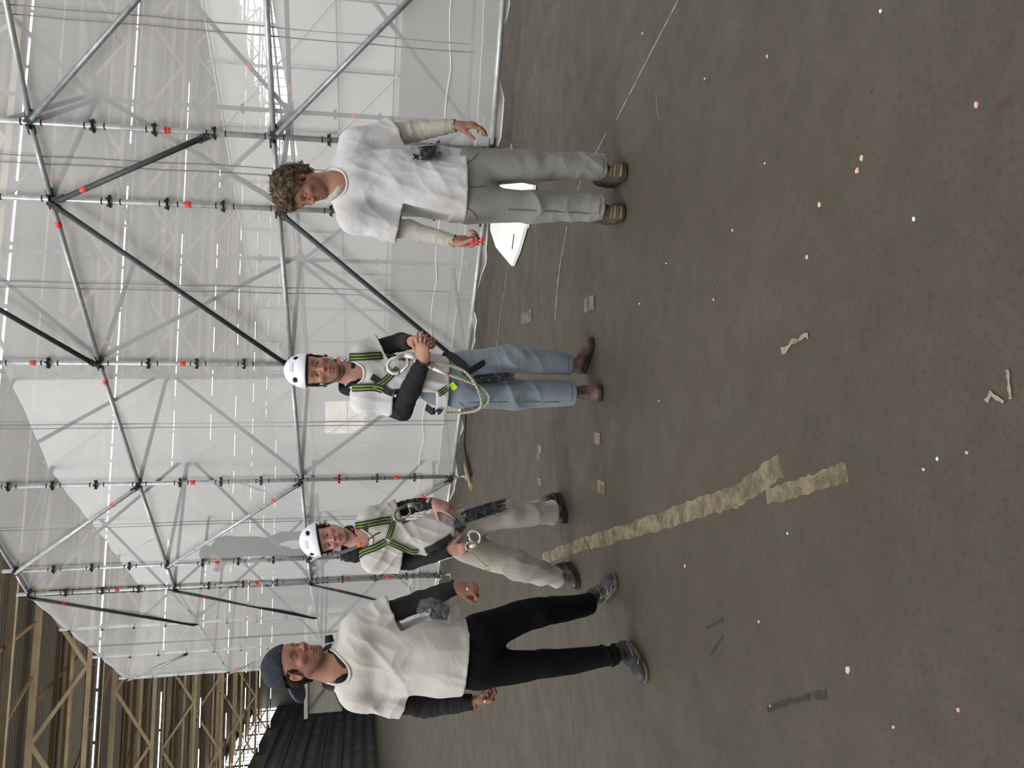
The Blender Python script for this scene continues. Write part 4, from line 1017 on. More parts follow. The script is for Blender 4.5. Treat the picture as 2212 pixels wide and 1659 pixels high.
def tee_disp(hem_z, top_z, seed, a=.010, ax=(.1, 0, 1)):
    def d(V, N):
        z = (V[:, 2] - hem_z); low = np.clip(1.1 - z / .5, .35, 1.1); up = np.clip((z - .18) / .2, 0, 1) * np.clip((top_z + .02 - V[:, 2]) / .1, 0, 1)
        r = a * .75 * (ridge(V, ax, 10, 1.2, seed) - .35) * low + a * .35 * ridge(V, (.3, 0, 1), 19, 3, seed + 5) + a * .55 * (ridge(V, (1, 0, .25), 9, 3.0, seed + 21) - .3) * np.clip(1 - np.abs(z - .18) / .2, 0, 1)
        dg = a * .7 * (ridge(V, (.8, .0, .6), 13, 2.0, seed + 10) - .3) * up + a * .7 * (ridge(V, (-.8, .0, .6), 13, 2.0, seed + 14) - .3) * up
        return (r + dg) * np.clip(z / .03, .25, 1)
    return d
def legs(parent, waist, ha, hb, ka, kb, ca, cb, rh, rka, rkb, rca, rcb, S, m_, disp, wtop=.15, h=.006, name='trousers', rha=None):
    rha = rha or rh
    tr = [cone(waist[0], waist[1], wtop, wtop * 1.04, .05, S, 1.05, .74), cone(ha, ka, rha, rka, .035, S, .95, 1.0), cone(hb, kb, rh, rkb, .035, S, .95, 1.0), cone(ka, ca, rka, rca, .03), cone(kb, cb, rkb, rcb, .03),
          cut(ka, ca, rca), cut(kb, cb, rcb), hollow(ka, ca, rca), hollow(kb, cb, rcb)]
    return solid(name, tr, h, m_, parent, disp=disp)
def sleeve(parent, s, ee, e, w, rs, m_, seed, t=.55, wr=.0035, name='sleeve'):
    return knit_sleeve([Vector(s).lerp(Vector(ee), t), e, w], rs, parent, name, m_, seed, wr)
rope_m = mat('cream_rope', lin(214, 208, 182), .8, wave=(34, 'DIAGONAL', lin(150, 146, 120), .6))
# ---- the curly haired man in pale grey
Y1 = 4.12
p1 = empty('person', onfloor(1330, 410), 'person with curly brown hair in a white t-shirt and pale grey trousers, looking down', 'person')
q = lambda x, y, dy=0: P_(x, y, Y1 + dy)
J1 = dict(neck=q(728, 398, .03), sa=q(766, 312, .03), sb=q(762, 470, -.03), ea=q(890, 283, .04), wa=q(986, 271, -.06), eb=q(885, 498, .0), wb=q(984, 521, -.10), ha=q(1000, 358), hb=q(1000, 440), ka=q(1150, 355, -.02), kb=q(1150, 447, -.02),
          fa=q(1315, 361, .0), fb=q(1310, 453, .0))
skin1 = lin(176, 124, 100)
f1 = nrm_((-.80, -.44, -.38)); up1 = nrm_((-.34, -.20, .90))
h1 = head_prims(q(649, 408, .0), f1, up1, eye=.55)
cl = lambda a, b, c: (a, b, c)
hb1 = hand(J1['wb'], q(1040, 524, -.12) - J1['wb'], (.55, -.6, .1), 'r', [cl(.75, 1.0, .6), cl(.85, 1.1, .6), cl(.9, 1.1, .6), cl(.95, 1.1, .6)], thumb=((.5, .7, -.55), .5))
ha1 = hand(J1['wa'], q(1040, 268, -.08) - J1['wa'], (-.75, .55, -.1), 'l', [cl(.25, .55, .35), cl(.35, .55, .35), cl(.45, .6, .4), cl(.5, .65, .4)], thumb=((.55, .75, -.5), .35))
body(p1, h1, J1, (ha1, hb1), skin1, head_paint(skin1, lin(178, 104, 98), lin(70, 48, 34), lin(96, 74, 58), .55, gaze=(0, .8, -.6), smile=0))
S1 = nrm_(J1['sb'] - J1['sa'])
sa, sb = J1['sa'], J1['sb']
mid = lambda a, b, t=.5: Vector(a).lerp(Vector(b), t)
ee_a = q(858, 284, .03); ee_b = q(860, 494, -.03)
tor = [(q(790, 388), .165), (q(870, 390), .172), (q(940, 396), .182), (q(1003, 403), .192)]
sh = [cone(tor[i][0], tor[i + 1][0], tor[i][1], tor[i + 1][1], .05, S1, 1.03, .66 + .07 * i) for i in range(3)]
sh += [cone(sa + Vector((0, 0, -.015)), sb + Vector((0, 0, -.015)), .070, .070, .06, (0, 0, 1), 1, 1.1), cone(J1['neck'], sa, .062, .058, .05), cone(J1['neck'], sb, .062, .058, .05),
       cone(sa, ee_a, .072, .080, .045), cone(sb, ee_b, .072, .080, .045),
       cyl(q(1003, 403), q(1003, 403) + Vector((0, 0, -.4)), .5, .004), cut(sa, ee_a, .080, .25), cut(sb, ee_b, .080, .25), hollow(sa, ee_a, .080), hollow(sb, ee_b, .080),
       cone(q(738, 402, -.02), q(690, 398, -.04), .075, .085, .012, op='s')]
d1 = tee_disp(q(1003, 403).z, sa.z, 4, .009, (.1, -.05, 1))
shirt1m = mat('grubby_white_cotton', lin(205, 204, 206), .85, noise=(5.0, lin(165, 160, 152), .55), bump=(60, .2, 5.5, .30), sheen=.1)
sh1 = solid('t_shirt', sh, .006, shirt1m, p1, disp=d1)
neckband_on(p1, sh1, (q(738, 402, -.02), q(690, 398, -.04)), .075, shirt1m)
knit_sleeve([mid(sa, ee_a, .6), J1['ea'], J1['wa']], [.058, .055, .036], p1, 'undershirt_sleeve', greyknit, 3, .005)
knit_sleeve([mid(sb, ee_b, .6), J1['eb'], J1['wb']], [.056, .052, .036], p1, 'undershirt_sleeve', greyknit, 7, .004)
hood(p1, q(728, 398, .02), S1, .080, greyknit, side=0, seed=19, name='undershirt_collar', yoke=False)
grtr = bpy.data.materials.get('none')
trm1 = mat('pale_grey_denim', lin(140, 139, 137), .85, noise=(1.6, lin(112, 109, 103), .8), bump=(80, .3, 5, .30), sheen=.1)
ca, cb = q(1306, 360, 0), q(1300, 446, 0)
wa_ = q(975, 402)
tr = [cone(q(960, 400), q(1010, 400), .150, .158, .05, S1, 1.05, .72), cone(q(1010, 362, 0), q(1150, 356, -.02), .108, .082, .035, S1, .95, 1.0), cone(q(1010, 442, 0), q(1150, 446, -.02), .110, .088, .035, S1, .95, 1.0),
      cone(q(1150, 356, -.02), ca, .080, .068, .03), cone(q(1150, 446, -.02), cb, .086, .074, .03), cut(q(1150, 356), ca, .07), cut(q(1150, 446), cb, .075), hollow(q(1150, 356), ca, .068), hollow(q(1150, 446), cb, .074)]
def d2(V, N):
    lowz = np.clip((.75 - V[:, 2]) / .5, 0, 1)
    return .006 * (ridge(V, (.5, 0, 1), 10, 2.0, 21) - .3) * (.35 + lowz) + .010 * (ridge(V, (1, 0, .45), 12, 2.5, 25) - .3) * np.exp(-((V[:, 2] - .42) / .13) ** 2) + .008 * (ridge(V, (1, 0, -.3), 16, 3, 29) - .2) * np.exp(-((V[:, 2] - .17) / .07) ** 2)
t1 = solid('trousers', tr, .006, trm1, p1, disp=d2)
bvt = surf(t1)
seamd = mat('dark_stitching', lin(96, 92, 86), .8)
for px in ([(1006, 404), (1030, 405), (1052, 401)], [(1008, 448), (1022, 458), (1034, 474)], [(1008, 352), (1022, 344), (1034, 330)], [(1085, 452), (1180, 456), (1290, 462)], [(1296, 425), (1296, 445), (1293, 466)], [(1302, 340), (1303, 360), (1302, 380)]):
    strap(t1, bvt, px, Y1, .004, stripes=False, name='stitched_seam', m_=seamd, lift=-.003)
shm1 = mat('olive_brown_leather', lin(68, 58, 42), .8, noise=(18, lin(38, 32, 24), .9), bump=(80, .4)); solem = mat('dark_rubber_sole', lin(34, 30, 27), .8)
for (hx, hy, tx, ty) in ((1318, 362, 1357, 366), (1311, 452, 1353, 457)):
    toe = onfloor(tx, ty); hee = toe + Vector((0.0 if hy < 400 else .02, .27, 0)); shoe('shoe', hee, toe, (0, 0, 1), shm1, solem, p1, w=.054, ankle=q(1300, hy, .0), lace=mat('tan_lace', lin(150, 128, 92), .8))
shs = [o for o in p1.children if o.name.startswith('shoe')]; tanl = mat('worn_tan_leather', lin(118, 100, 70), .8)
for o_, yy in ((shs[0], 364), (shs[1], 455)):
    bs = surf(o_)
    for dx, w_ in ((1321, .007), (1329, .007), (1341, .011)): strap(o_, bs, [(dx - 2, yy - 19), (dx + 2, yy), (dx - 2, yy + 19)], Y1, w_, stripes=False, name='leather_strip', m_=tanl, lift=-.002)
# curly hair
hm = bpy.data.materials.new('brown_hair'); hm.use_nodes = True; nt = hm.node_tree; b = nt.nodes['Principled BSDF']; b.inputs['Roughness'].default_value = .5
tc = nt.nodes.new('ShaderNodeTexCoord'); n = nt.nodes.new('ShaderNodeTexNoise'); n.inputs['Scale'].default_value = 22; r = nt.nodes.new('ShaderNodeValToRGB'); nt.links.new(tc.outputs['Object'], n.inputs[0]); nt.links.new(n.outputs['Fac'], r.inputs[0])
r.color_ramp.elements[0].position = .35; r.color_ramp.elements[0].color = (*lin(48, 35, 28), 1); r.color_ramp.elements[1].position = .7; r.color_ramp.elements[1].color = (*lin(112, 88, 62), 1); nt.links.new(r.outputs[0], b.inputs['Base Color'])
darkhair = mat('dark_hair', lin(30, 22, 18), .85, noise=(30, lin(46, 34, 26), .7), spec=.2)
Pm, M1, o1 = h1
T1 = lambda a, b, c: o1 + M1[0] * a + M1[1] * b + M1[2] * c
hp = [ell(T1(0, -.024, .052), (.090, .104, .088), .02, M1), ell(T1(0, -.068, .0), (.074, .062, .075), .03, M1), ell(T1(0, .04, .098), (.07, .052, .035), .03, M1), ell(T1(0, -.085, -.045), (.058, .04, .045), .03, M1)]
hp += [ell(T1(0, .075, -.015), (.070, .060, .078), .015, M1, 's'), ell(T1(.1, .0, -.035), (.045, .035, .045), .01, M1, 's'), ell(T1(-.1, .0, -.035), (.045, .035, .045), .01, M1, 's')]
hair1 = solid('curly_hair', hp, .004, hm, p1, disp=lambda V, N: .011 * vn(V * 48, 4) + .007 * vn(V * 95, 6) + .003)
cu = MB(); rc = random.Random(11); nV = [v.co.copy() for v in hair1.data.vertices]; nN = [v.normal.copy() for v in hair1.data.vertices]
for i in range(900):
    k = rc.randrange(len(nV)); p = nV[k]; n = nN[k]; loc_ = M1 @ (A_(p) - o1)
    if loc_[1] > .06 and loc_[2] < .06: continue
    R_ = rc.uniform(.0035, .0075); d = (Vector(n) * 1.0 + Vector((rc.uniform(-.8, .8), rc.uniform(-.8, .8), rc.uniform(-.8, .5)))).normalized(); x = d.orthogonal().normalized(); y = d.cross(x); ph = rc.uniform(0, 6); tn = rc.uniform(.9, 1.7); Ln = rc.uniform(.008, .026)
    cu.tube([p - d * .004 + d * Ln * t + (x * cos(ph + t * tn * 6.28) + y * sin(ph + t * tn * 6.28)) * R_ for t in [j / 8 for j in range(9)]], [.0018] * 8 + [.0007], 4)
cu.build('curls', hm, hair1, smooth=True)
# red handled tool held in his hand
tl = empty('cutting_pliers', q(1020, 524, -.14), 'small red handled cutting pliers held in the hand of the curly haired person', 'tool')
c0 = q(1013, 523, -.155); t = MB(); t.tube([c0, q(1024, 521, -.16), q(1034, 524, -.16)], [.008, .009, .006], 8); t.tube([c0 + Vector((.01, 0, .002)), q(1024, 527, -.15), q(1036, 527, -.15)], [.006, .007, .005], 8); t.build('handle', mat('red_plastic', lin(220, 40, 50), .4), tl, smooth=True)
t = MB(); t.tube([q(1034, 524, -.16), q(1045, 529, -.16)], [.008, .003], 6); t.build('jaw', galv, tl, smooth=True)
# plastic bag of cable ties at his belt
clearm = bpy.data.materials.new('clear_plastic'); clearm.use_nodes = True; nt = clearm.node_tree; b = nt.nodes['Principled BSDF']; b.inputs['Base Color'].default_value = (.16, .165, .18, 1); b.inputs['Roughness'].default_value = .10; b.inputs['Alpha'].default_value = .22; b.inputs['Specular IOR Level'].default_value = 1.0
tc = nt.nodes.new('ShaderNodeTexCoord'); n = nt.nodes.new('ShaderNodeTexNoise'); n.inputs['Scale'].default_value = 30; n.inputs['Detail'].default_value = 3; bp = nt.nodes.new('ShaderNodeBump'); bp.inputs['Strength'].default_value = .9; bp.inputs['Distance'].default_value = .02
nt.links.new(tc.outputs['Object'], n.inputs[0]); nt.links.new(n.outputs['Fac'], bp.inputs['Height']); nt.links.new(bp.outputs[0], b.inputs['Normal'])
tiem = mat('black_cable_ties', lin(28, 30, 34), .35)
def tie_bag(name, a, b_, wd, label, n=60, seed=1, dy=0):
    a = Vector(a); b_ = Vector(b_); root = empty(name, b_, label, 'bag', None); rr = random.Random(seed); d = (b_ - a); x = Vector((d.z, 0, -d.x)).normalized()
    solid('bag', [cone(a, b_, wd * .55, wd * .62, .02, x, 1, .35), cone(a - d * .15, a, wd * .25, wd * .5, .02, x, 1, .4)], .005, clearm, root, disp=lambda V, N: .006 * vn(V * 45, seed) + .003 * vn(V * 110, seed + 1))
    t = MB()
    for i in range(n):
        o = x * rr.uniform(-.46, .46) * wd + Vector((0, rr.uniform(-.15, .15) * wd, 0)); s0 = a.lerp(b_, rr.uniform(.1, .3)) + o; s1 = a.lerp(b_, rr.uniform(.7, .97)) + o * .9; t.tube([s0, s0.lerp(s1, .5) + Vector((rr.uniform(-.004, .004),) * 3), s1], .0034, 4)
    c = t.build('cable_tie_bundle', tiem, root); c['kind'] = 'stuff'; return root
bagm = tie_bag('cable_tie_bag', q(900, 332, -.15), q(955, 326, -.13), .075, 'clear plastic bag of black cable ties tucked at the hip of the curly haired person', 40, 3)
t = MB(); rr = random.Random(4); cc = q(899, 340, -.21)
for i in range(46):
    d = Vector((rr.uniform(-1, 1), rr.uniform(-1.2, .2), rr.uniform(-1, 1))).normalized() * rr.uniform(.012, .026); t.tube([cc, cc + d], [.0028, .002], 4)
t.build('tie_head_cluster', tiem, bagm)['kind'] = 'stuff'
# folded white sheet lying behind him
fw = MB(); base = [(1066, 402), (1110, 395), (1134, 400), (1118, 492), (1117, 486), (1100, 545), (1087, 575), (1075, 535), (1062, 498)]
pts = [onfloor(x + 22, y, .02) for x, y in base]
fw.add([p + Vector((0, 0, .12 * (1 if i in (0, 8, 7) else .15))) for i, p in enumerate(pts)] + [p + Vector((0, 0, -.01)) for p in pts], [tuple(range(9)), tuple(range(9, 18))[::-1]] + [(i, (i + 1) % 9, 9 + (i + 1) % 9, 9 + i) for i in range(9)])
o = fw.build('folded_paper', mat('white_paper', lin(236, 236, 230), .6)); tag(o, 'white folded sheet lying on the floor behind the legs of the curly haired person', 'paper')
t = MB()
for i in range(7):
    a = onfloor(1110 - i * .6, 508 + i * 4.6, .085 + i * .0); t.box(a, (.02, .004, .008))
t.build('print_mark', tiem, o)
# ---- helmeted man with the rope
Y2 = 4.55
p2 = empty('person', onfloor(1290, 810), 'person in white helmet, white t-shirt and blue jeans holding a rope, looking at the camera', 'person')
q = lambda x, y, dy=0: P_(x, y, Y2 + dy)
J2 = dict(neck=q(768, 808, .03), sa=q(782, 767, .0), sb=q(786, 868, .0), ea=q(868, 738, .02), wa=q(890, 739, -.20), eb=q(868, 886, -.02), wb=q(915, 778, -.25), ha=q(990, 790), hb=q(990, 850), ka=q(1110, 774, -.04), kb=q(1110, 852, -.04), fa=q(1235, 787, .05), fb=q(1245, 851, -.02))
skin2 = lin(188, 136, 112)
h2 = head_prims(q(683, 801, -.02), (.10, -.985, -.10), (.02, 0, 1), sc=1.10)
ha2 = hand(J2['wa'], q(915, 742, -.27) - J2['wa'], (.2, -.1, -.9), 'l', [(.7, .9, .5), (.8, 1.0, .5), (.85, 1.0, .5), (.9, 1, .5)], thumb=((.4, .8, -.5), .5), s=1.0)
hb2 = hand(J2['wb'], q(913, 748, -.30) - J2['wb'], (.1, .95, -.3), 'r', [(.3, .6, .4), (.4, .7, .4), (.5, .8, .4), (.6, .9, .5)], thumb=((.6, .6, -.4), .4), s=1.0)
body(p2, h2, J2, (ha2, hb2), skin2, head_paint(skin2, lin(168, 92, 88), lin(48, 34, 27), lin(92, 70, 56), .35, gaze=(0, 1, 0), sc=1.10), neckr=.054)
S2 = nrm_(J2['sb'] - J2['sa']); sa, sb = J2['sa'], J2['sb']
ea_ = q(822, 748, .01); eb_ = q(848, 872, -.01)
tor = [(q(818, 815), .140), (q(870, 820), .145), (q(920, 828), .158), (q(966, 830), .166)]
sh2 = tee(p2, sa, sb, J2['neck'], tor, ea_, eb_, S2, (q(770, 808, -.02), q(715, 806, -.05)), beigecot if False else whitecot, tee_disp(q(966, 826).z, sa.z, 31, .010), rs=.062, re=.074, shr=.060)
sla = knit_sleeve([mid(sa, ea_, .55), J2['ea'], J2['wa']], [.052, .050, .040], p2, 'hoodie_sleeve', blackcot, 13, .004)
slb = knit_sleeve([mid(sb, eb_, .55), J2['eb'], mid(J2['eb'], J2['wb'], .45), J2['wb']], [.055, .060, .056, .042], p2, 'hoodie_sleeve', blackcot, 17, .003)
hood(p2, q(762, 812, .03), S2, .084, blackcot, side=1.2, seed=3)
jean = mat('light_blue_denim', lin(132, 143, 152), .85, noise=(1.8, lin(88, 98, 108), .9), bump=(80, .3, 5, .3), sheen=.15)
def d2(V, N):
    lowz = np.clip((.8 - V[:, 2]) / .6, 0, 1)
    return .008 * (ridge(V, (.4, 0, 1), 8, 2.2, 41) - .3) * (.4 + lowz) + .009 * (ridge(V, (1, 0, .4), 13, 2.5, 45) - .3) * (np.exp(-((V[:, 2] - .50) / .12) ** 2) + np.exp(-((V[:, 2] - .82) / .07) ** 2))
legs(p2, (q(945, 822), q(990, 822)), q(1000, 790), q(1000, 852), J2['ka'], J2['kb'], q(1229, 787, .03), q(1238, 850, -.02), .092, .084, .084, .066, .072, S2, jean, d2, wtop=.138)
bootm = mat('brown_leather_boot', lin(92, 68, 60), .55, noise=(12, lin(66, 48, 42), .9), bump=(70, .3))
tb = onfloor(1304, 848); shoe('boot', tb + Vector((.0, .29, 0)), tb, (0, 0, 1), bootm, solem, p2, w=.052, ankle=q(1232, 850, -.02), collar=.13)
ta = onfloor(1283, 732); hd_ = (onfloor(1262, 806) - ta).normalized() * .29; shoe('boot', ta + hd_, ta, (0, 0, 1), bootm, solem, p2, w=.050, ankle=q(1224, 787, .03), collar=.13)
_, M2, o2 = h2
helmet(p2, o2, M2, 1.10, wx=.092); chin_strap(p2, o2, M2, 1.10)
q_ = MB(); q_.box(q(730, 775, -.09), (.016, .012, .016)); q_.build('orange_clip', mat('orange_red_plastic', lin(232, 90, 50), .5), bpy.data.objects['helmet'], bevel=.003)
T2 = lambda a, b, c: o2 + 1.1 * (M2[0] * a + M2[1] * b + M2[2] * c)
hr = [ell(T2(s * .069, .012, .022), (.014, .028, .032), .01, M2) for s in (-1, 1)] + [ell(T2(0, -.065, -.005), (.068, .05, .065), .02, M2)]
solid('hair', hr, .004, darkhair, p2, disp=lambda V, N: .005 * vn(V * 60, 4) + .003 * vn(V * 140, 5))
# jeans seams
jn_ = [o for o in p2.children if o.name.startswith('trousers')][0]; bvq = surf(jn_); stm = mat('faded_seam', lin(96, 104, 112), .8)
for px in ([(1000, 870), (1100, 868), (1225, 868)], [(1226, 765), (1227, 787), (1226, 806)], [(1234, 828), (1236, 850), (1234, 870)], [(990, 868), (1004, 878)]):
    strap(jn_, bvq, px, Y2, .004, stripes=False, name='stitched_seam', m_=stm, lift=-.003)
# harness
bv2 = surf(sh2)
hn2 = empty('safety_harness', q(860, 815, -.1), 'black and green full body harness worn by the helmeted person holding a rope', 'harness')
strap(hn2, bv2, [(752, 772), (790, 770), (840, 768), (895, 775)], Y2, .044); strap(hn2, bv2, [(835, 762), (860, 775), (895, 770)], Y2, .03)
strap(hn2, bv2, [(758, 838), (790, 836), (812, 836), (830, 842)], Y2, .044); strap(hn2, bv2, [(800, 812), (818, 822), (832, 842), (850, 850)], Y2, .038, stripes=False)
strap(hn2, bv2, [(800, 838), (828, 826), (848, 808), (862, 796)], Y2, .038)
strap(hn2, bv2, [(895, 880), (905, 884), (930, 880), (955, 890)], Y2, .045, stripes=False, name='waist_belt')
strap(hn2, bv2, [(893, 872), (925, 862), (950, 850), (968, 836)], Y2, .034)
jn = bpy.data.objects['trousers.001'] if 'trousers.001' in bpy.data.objects else None
bvj = surf(jn)
strap(hn2, bvj, [(940, 760), (975, 770), (1000, 790), (1010, 812)], Y2, .05, stripes=False, name='leg_strap', lift=.008)
strap(hn2, bvj, [(972, 838), (985, 828)], Y2, .045, stripes=False, name='neon_loop', m_=neon, lift=.01)
q_ = MB(); q_.beam(q(1008, 806, -.17), q(1046, 783, -.15), .06, .028); q_.build('pouch', blackcot, hn2, bevel=.006)
q_ = MB(); q_.tube([q(838, 800, -.18) + Vector((.02 * cos(t), 0, .02 * sin(t))) for t in [k * pi / 6 for k in range(12)]], .0035, 6, closed=True); q_.build('chest_ring', alud, hn2, smooth=True)
hk = hook('snap_hook', q(838, 795, -.22), q(905, 776, -.24), .085, 'large silver white snap hook at the chest of the rope holding person', alum, r=.0105)
rp = MB()
def spline(P, n=8):
    P = [Vector(p) for p in P]; out = []
    for i in range(len(P) - 1):
        p0 = P[max(i - 1, 0)]; p1 = P[i]; p2_ = P[i + 1]; p3 = P[min(i + 2, len(P) - 1)]
        for k in range(n):
            t = k / n; out.append(.5 * ((2 * p1) + (-p0 + p2_) * t + (2 * p0 - 5 * p1 + 4 * p2_ - p3) * t * t + (-p0 + 3 * p1 - 3 * p2_ + p3) * t ** 3))
    return out + [P[-1]]
r1 = [q(910, 782, -.25), q(935, 796, -.25), q(965, 808, -.24), q(1000, 820, -.24), q(1035, 835, -.22), q(1053, 850, -.2), q(1055, 866, -.16), q(1040, 880, -.10), q(1005, 891, -.02), q(960, 892, .05), q(925, 888, .10)]
r2 = [q(928, 783, -.16), q(965, 788, -.22), q(1000, 800, -.24), q(1022, 822, -.24), q(1036, 850, -.22), q(1040, 872, -.18), q(1030, 886, -.10), q(1000, 892, -.04)]
def rope(pts, r, name, m_, parent=None):
    # three twisted strands
    P = spline(pts, 16); mb_ = MB()
    for ph in (0, 2.09, 4.19):
        prev = None; S_ = []; acc = 0
        for i, p in enumerate(P):
            t = (P[min(i + 1, len(P) - 1)] - P[max(i - 1, 0)]).normalized(); x = t.orthogonal().normalized() if prev is None else (prev - t * prev.dot(t)).normalized(); prev = x; y = t.cross(x)
            if i: acc += (p - P[i - 1]).length
            a = ph + acc / .035 * 2 * pi * .5; S_.append(p + (x * cos(a) + y * sin(a)) * r * .45)
        mb_.tube(S_, r * .62, 6)
    return mb_.build(name, m_, parent, smooth=True)
rp_ = empty('lanyard_rope', q(1040, 880, -.1), 'looped cream lanyard rope hanging in front of the blue jeans', 'rope')
rope(r1, .0085, 'rope_strand', rope_m, rp_); rope(r2, .0085, 'rope_strand', rope_m, rp_)
t = MB(); t.tube([q(934, 795, -.253), q(966, 808, -.243)], .0098, 10); t.build('sewn_sleeve', mat('white_sleeve', lin(232, 230, 224), .6), rp_, smooth=True)
t = MB(); t.tube([q(931, 794, -.255), q(934, 795, -.255)], .0105, 10); t.tube([q(966, 808, -.243), q(969, 809, -.243)], .0105, 10); t.build('red_mark', redt, rp_, smooth=True)
tie_bag('cable_tie_bag', q(1010, 822, -.16), q(1115, 812, -.12), .055, 'long clear plastic bag of dark cable ties between the legs of the blue jeans', 50, 8)
# ---- smiling helmeted man
Y3 = 5.1
p3 = empty('person', onfloor(1235, 1180), 'smiling person in a white climbing helmet, white t-shirt over black hoodie and cream corduroy trousers', 'person')
q = lambda x, y, dy=0: P_(x, y, Y3 + dy)
J3 = dict(neck=q(775, 1163, .03), sa=q(796, 1122, .0), sb=q(806, 1212, .0), ea=q(880, 1095, .03), wa=q(938, 1086, -.10), eb=q(888, 1212, .02), wb=q(972, 1189, -.14), ha=q(1005, 1128), hb=q(1005, 1182), ka=q(1105, 1108, -.03), kb=q(1115, 1220, -.06), fa=q(1212, 1104, .06), fb=q(1228, 1250, -.02))
skin3 = lin(206, 154, 134)
h3 = head_prims(q(706, 1162, -.02), (.03, -.97, -.12), (-.19, -.06, .98), mouth=.009, smile=1.0, sc=1.06, eye=.8)
ha3 = hand(J3['wa'], q(985, 1104, -.13) - J3['wa'], (-.55, .8, -.1), 'l', [(.15, .4, .3), (.25, .5, .3), (.4, .6, .3), (.5, .7, .4)], thumb=((.75, .55, -.5), .3))
hb3 = hand(J3['wb'], q(1020, 1184, -.17) - J3['wb'], (.2, .95, .2), 'r', [(.35, .5, .3), (.4, .6, .4), (.45, .65, .4), (.5, .7, .4)], thumb=((.6, .6, -.45), .4))
body(p3, h3, J3, (ha3, hb3), skin3, head_paint(skin3, lin(176, 98, 92), lin(62, 44, 36), lin(110, 84, 68), .12, gaze=(0, 1, 0), mouth=.009, smile=1.0, sc=1.06), neckr=.052)
S3 = nrm_(J3['sb'] - J3['sa']); sa, sb = J3['sa'], J3['sb']
ea_ = q(858, 1104, .02); eb_ = q(864, 1214, .01)
tor = [(q(835, 1160), .148), (q(890, 1154), .155), (q(940, 1152), .165), (q(978, 1150), .150)]
sh3 = tee(p3, sa, sb, J3['neck'], tor, ea_, eb_, S3, (q(782, 1163, -.02), q(725, 1161, -.05)), beigecot, tee_disp(q(978, 1150).z, sa.z, 51, .012, (.35, 0, 1)), rs=.064, re=.078, shr=.062)
knit_sleeve([mid(sa, ea_, .55), J3['ea'], J3['wa']], [.050, .046, .038], p3, 'hoodie_sleeve', blackcot, 23, .004)
knit_sleeve([mid(sb, eb_, .55), J3['eb'], J3['wb']], [.058, .056, .044], p3, 'hoodie_sleeve', blackcot, 27, .003)
hood(p3, q(766, 1170, .04), S3, .092, blackcot, side=2.2, seed=7)
cord = mat('cream_corduroy', lin(196, 188, 176), .9, wave=(34, 'X', lin(160, 151, 139), .7), sheen=.2)
def d3(V, N):
    lowz = np.clip((.85 - V[:, 2]) / .5, 0, 1)
    return .009 * (ridge(V, (.5, 0, 1), 7, 2, 61) - .3) * (.4 + lowz) + .012 * (ridge(V, (-.8, 0, 1), 9, 1.8, 65) - .3) * lowz
legs(p3, (q(965, 1150), q(1000, 1152)), q(1010, 1132), q(1010, 1184), J3['ka'], J3['kb'], q(1198, 1107, .03), q(1213, 1250, -.02), .100, .088, .092, .076, .068, S3, cord, d3, wtop=.138, rha=.092)
blks = mat('black_leather_shoe', lin(30, 29, 29), .45, noise=(20, lin(50, 48, 44), .7))
ta = onfloor(1226, 1124); hd_ = (onfloor(1206, 1068) - ta).normalized() * .29; shoe('shoe', ta + hd_, ta, (0, 0, 1), blks, solem, p3, w=.052, ankle=q(1194, 1107, .03), lace=blkl if False else mat('black_lace', lin(40, 38, 36), .8))
tb = onfloor(1254, 1262); shoe('shoe', tb + Vector((.06, .28, 0)), tb, (0, 0, 1), blks, solem, p3, w=.052, ankle=q(1210, 1250, -.02), lace=MATS['black_lace'])
_, M3, o3 = h3
helmet(p3, o3, M3, 1.06, wx=.104)
T3 = lambda a, b, c: o3 + 1.06 * (M3[0] * a + M3[1] * b + M3[2] * c)
hr = [ell(T3(s * .072, .006, .020), (.016, .034, .030), .01, M3) for s in (-1, 1)] + [ell(T3(0, -.065, -.01), (.072, .05, .07), .02, M3)]
ho = solid('hair', hr, .004, darkhair, p3, disp=lambda V, N: .006 * vn(V * 50, 4) + .004 * vn(V * 120, 5))
wsp = MB(); rr = random.Random(3)
for i in range(60):
    s = 1 if i % 3 else -1; z = rr.uniform(-.015, .035); a = Vector(T3(s * .078, rr.uniform(-.03, .02), z)); d = Vector(M3[0] * s * rr.uniform(.7, 1.2) + M3[2] * rr.uniform(-.5, -.1) + M3[1] * rr.uniform(-.5, .3)); L = rr.uniform(.012, .034)
    wsp.tube([a, a + d * L * .6 + Vector(M3[2]) * -.004, a + d * L + Vector(M3[2]) * .006], [.0022, .0018, .0008], 4)
wsp.build('loose_strands', darkhair, ho, smooth=True)
# loose helmet strap with an orange buckle, red cord ends
q_ = MB(); pts = [q(722, 1192, -.06), q(735, 1194, -.08), q(758, 1186, -.15), q(775, 1178, -.19), q(779, 1172, -.2)]; q_.ribbon(spline(pts, 6), .022, (0, -1, .1), .003); cs = q_.build('chin_strap', mat('grey_webbing', lin(72, 74, 72), .8), p3)
q_ = MB(); q_.box(q(776, 1176, -.205), (.034, .012, .026)); q_.build('orange_buckle', mat('orange_plastic', lin(238, 132, 40), .45), cs, bevel=.003)
q_ = MB()
for x, y in ((762, 1143), (768, 1157)): q_.tube([q(x - 4, y - 1, -.14), q(x, y, -.15), q(x + 4, y + 1, -.14)], [.003, .006, .003], 7)
q_.build('red_cord_end', mat('red_cord', lin(190, 44, 56), .6), p3, smooth=True)
bv3 = surf(sh3)
hn3 = empty('safety_harness', q(840, 1150, -.1), 'black and green full body harness worn by the smiling person', 'harness')
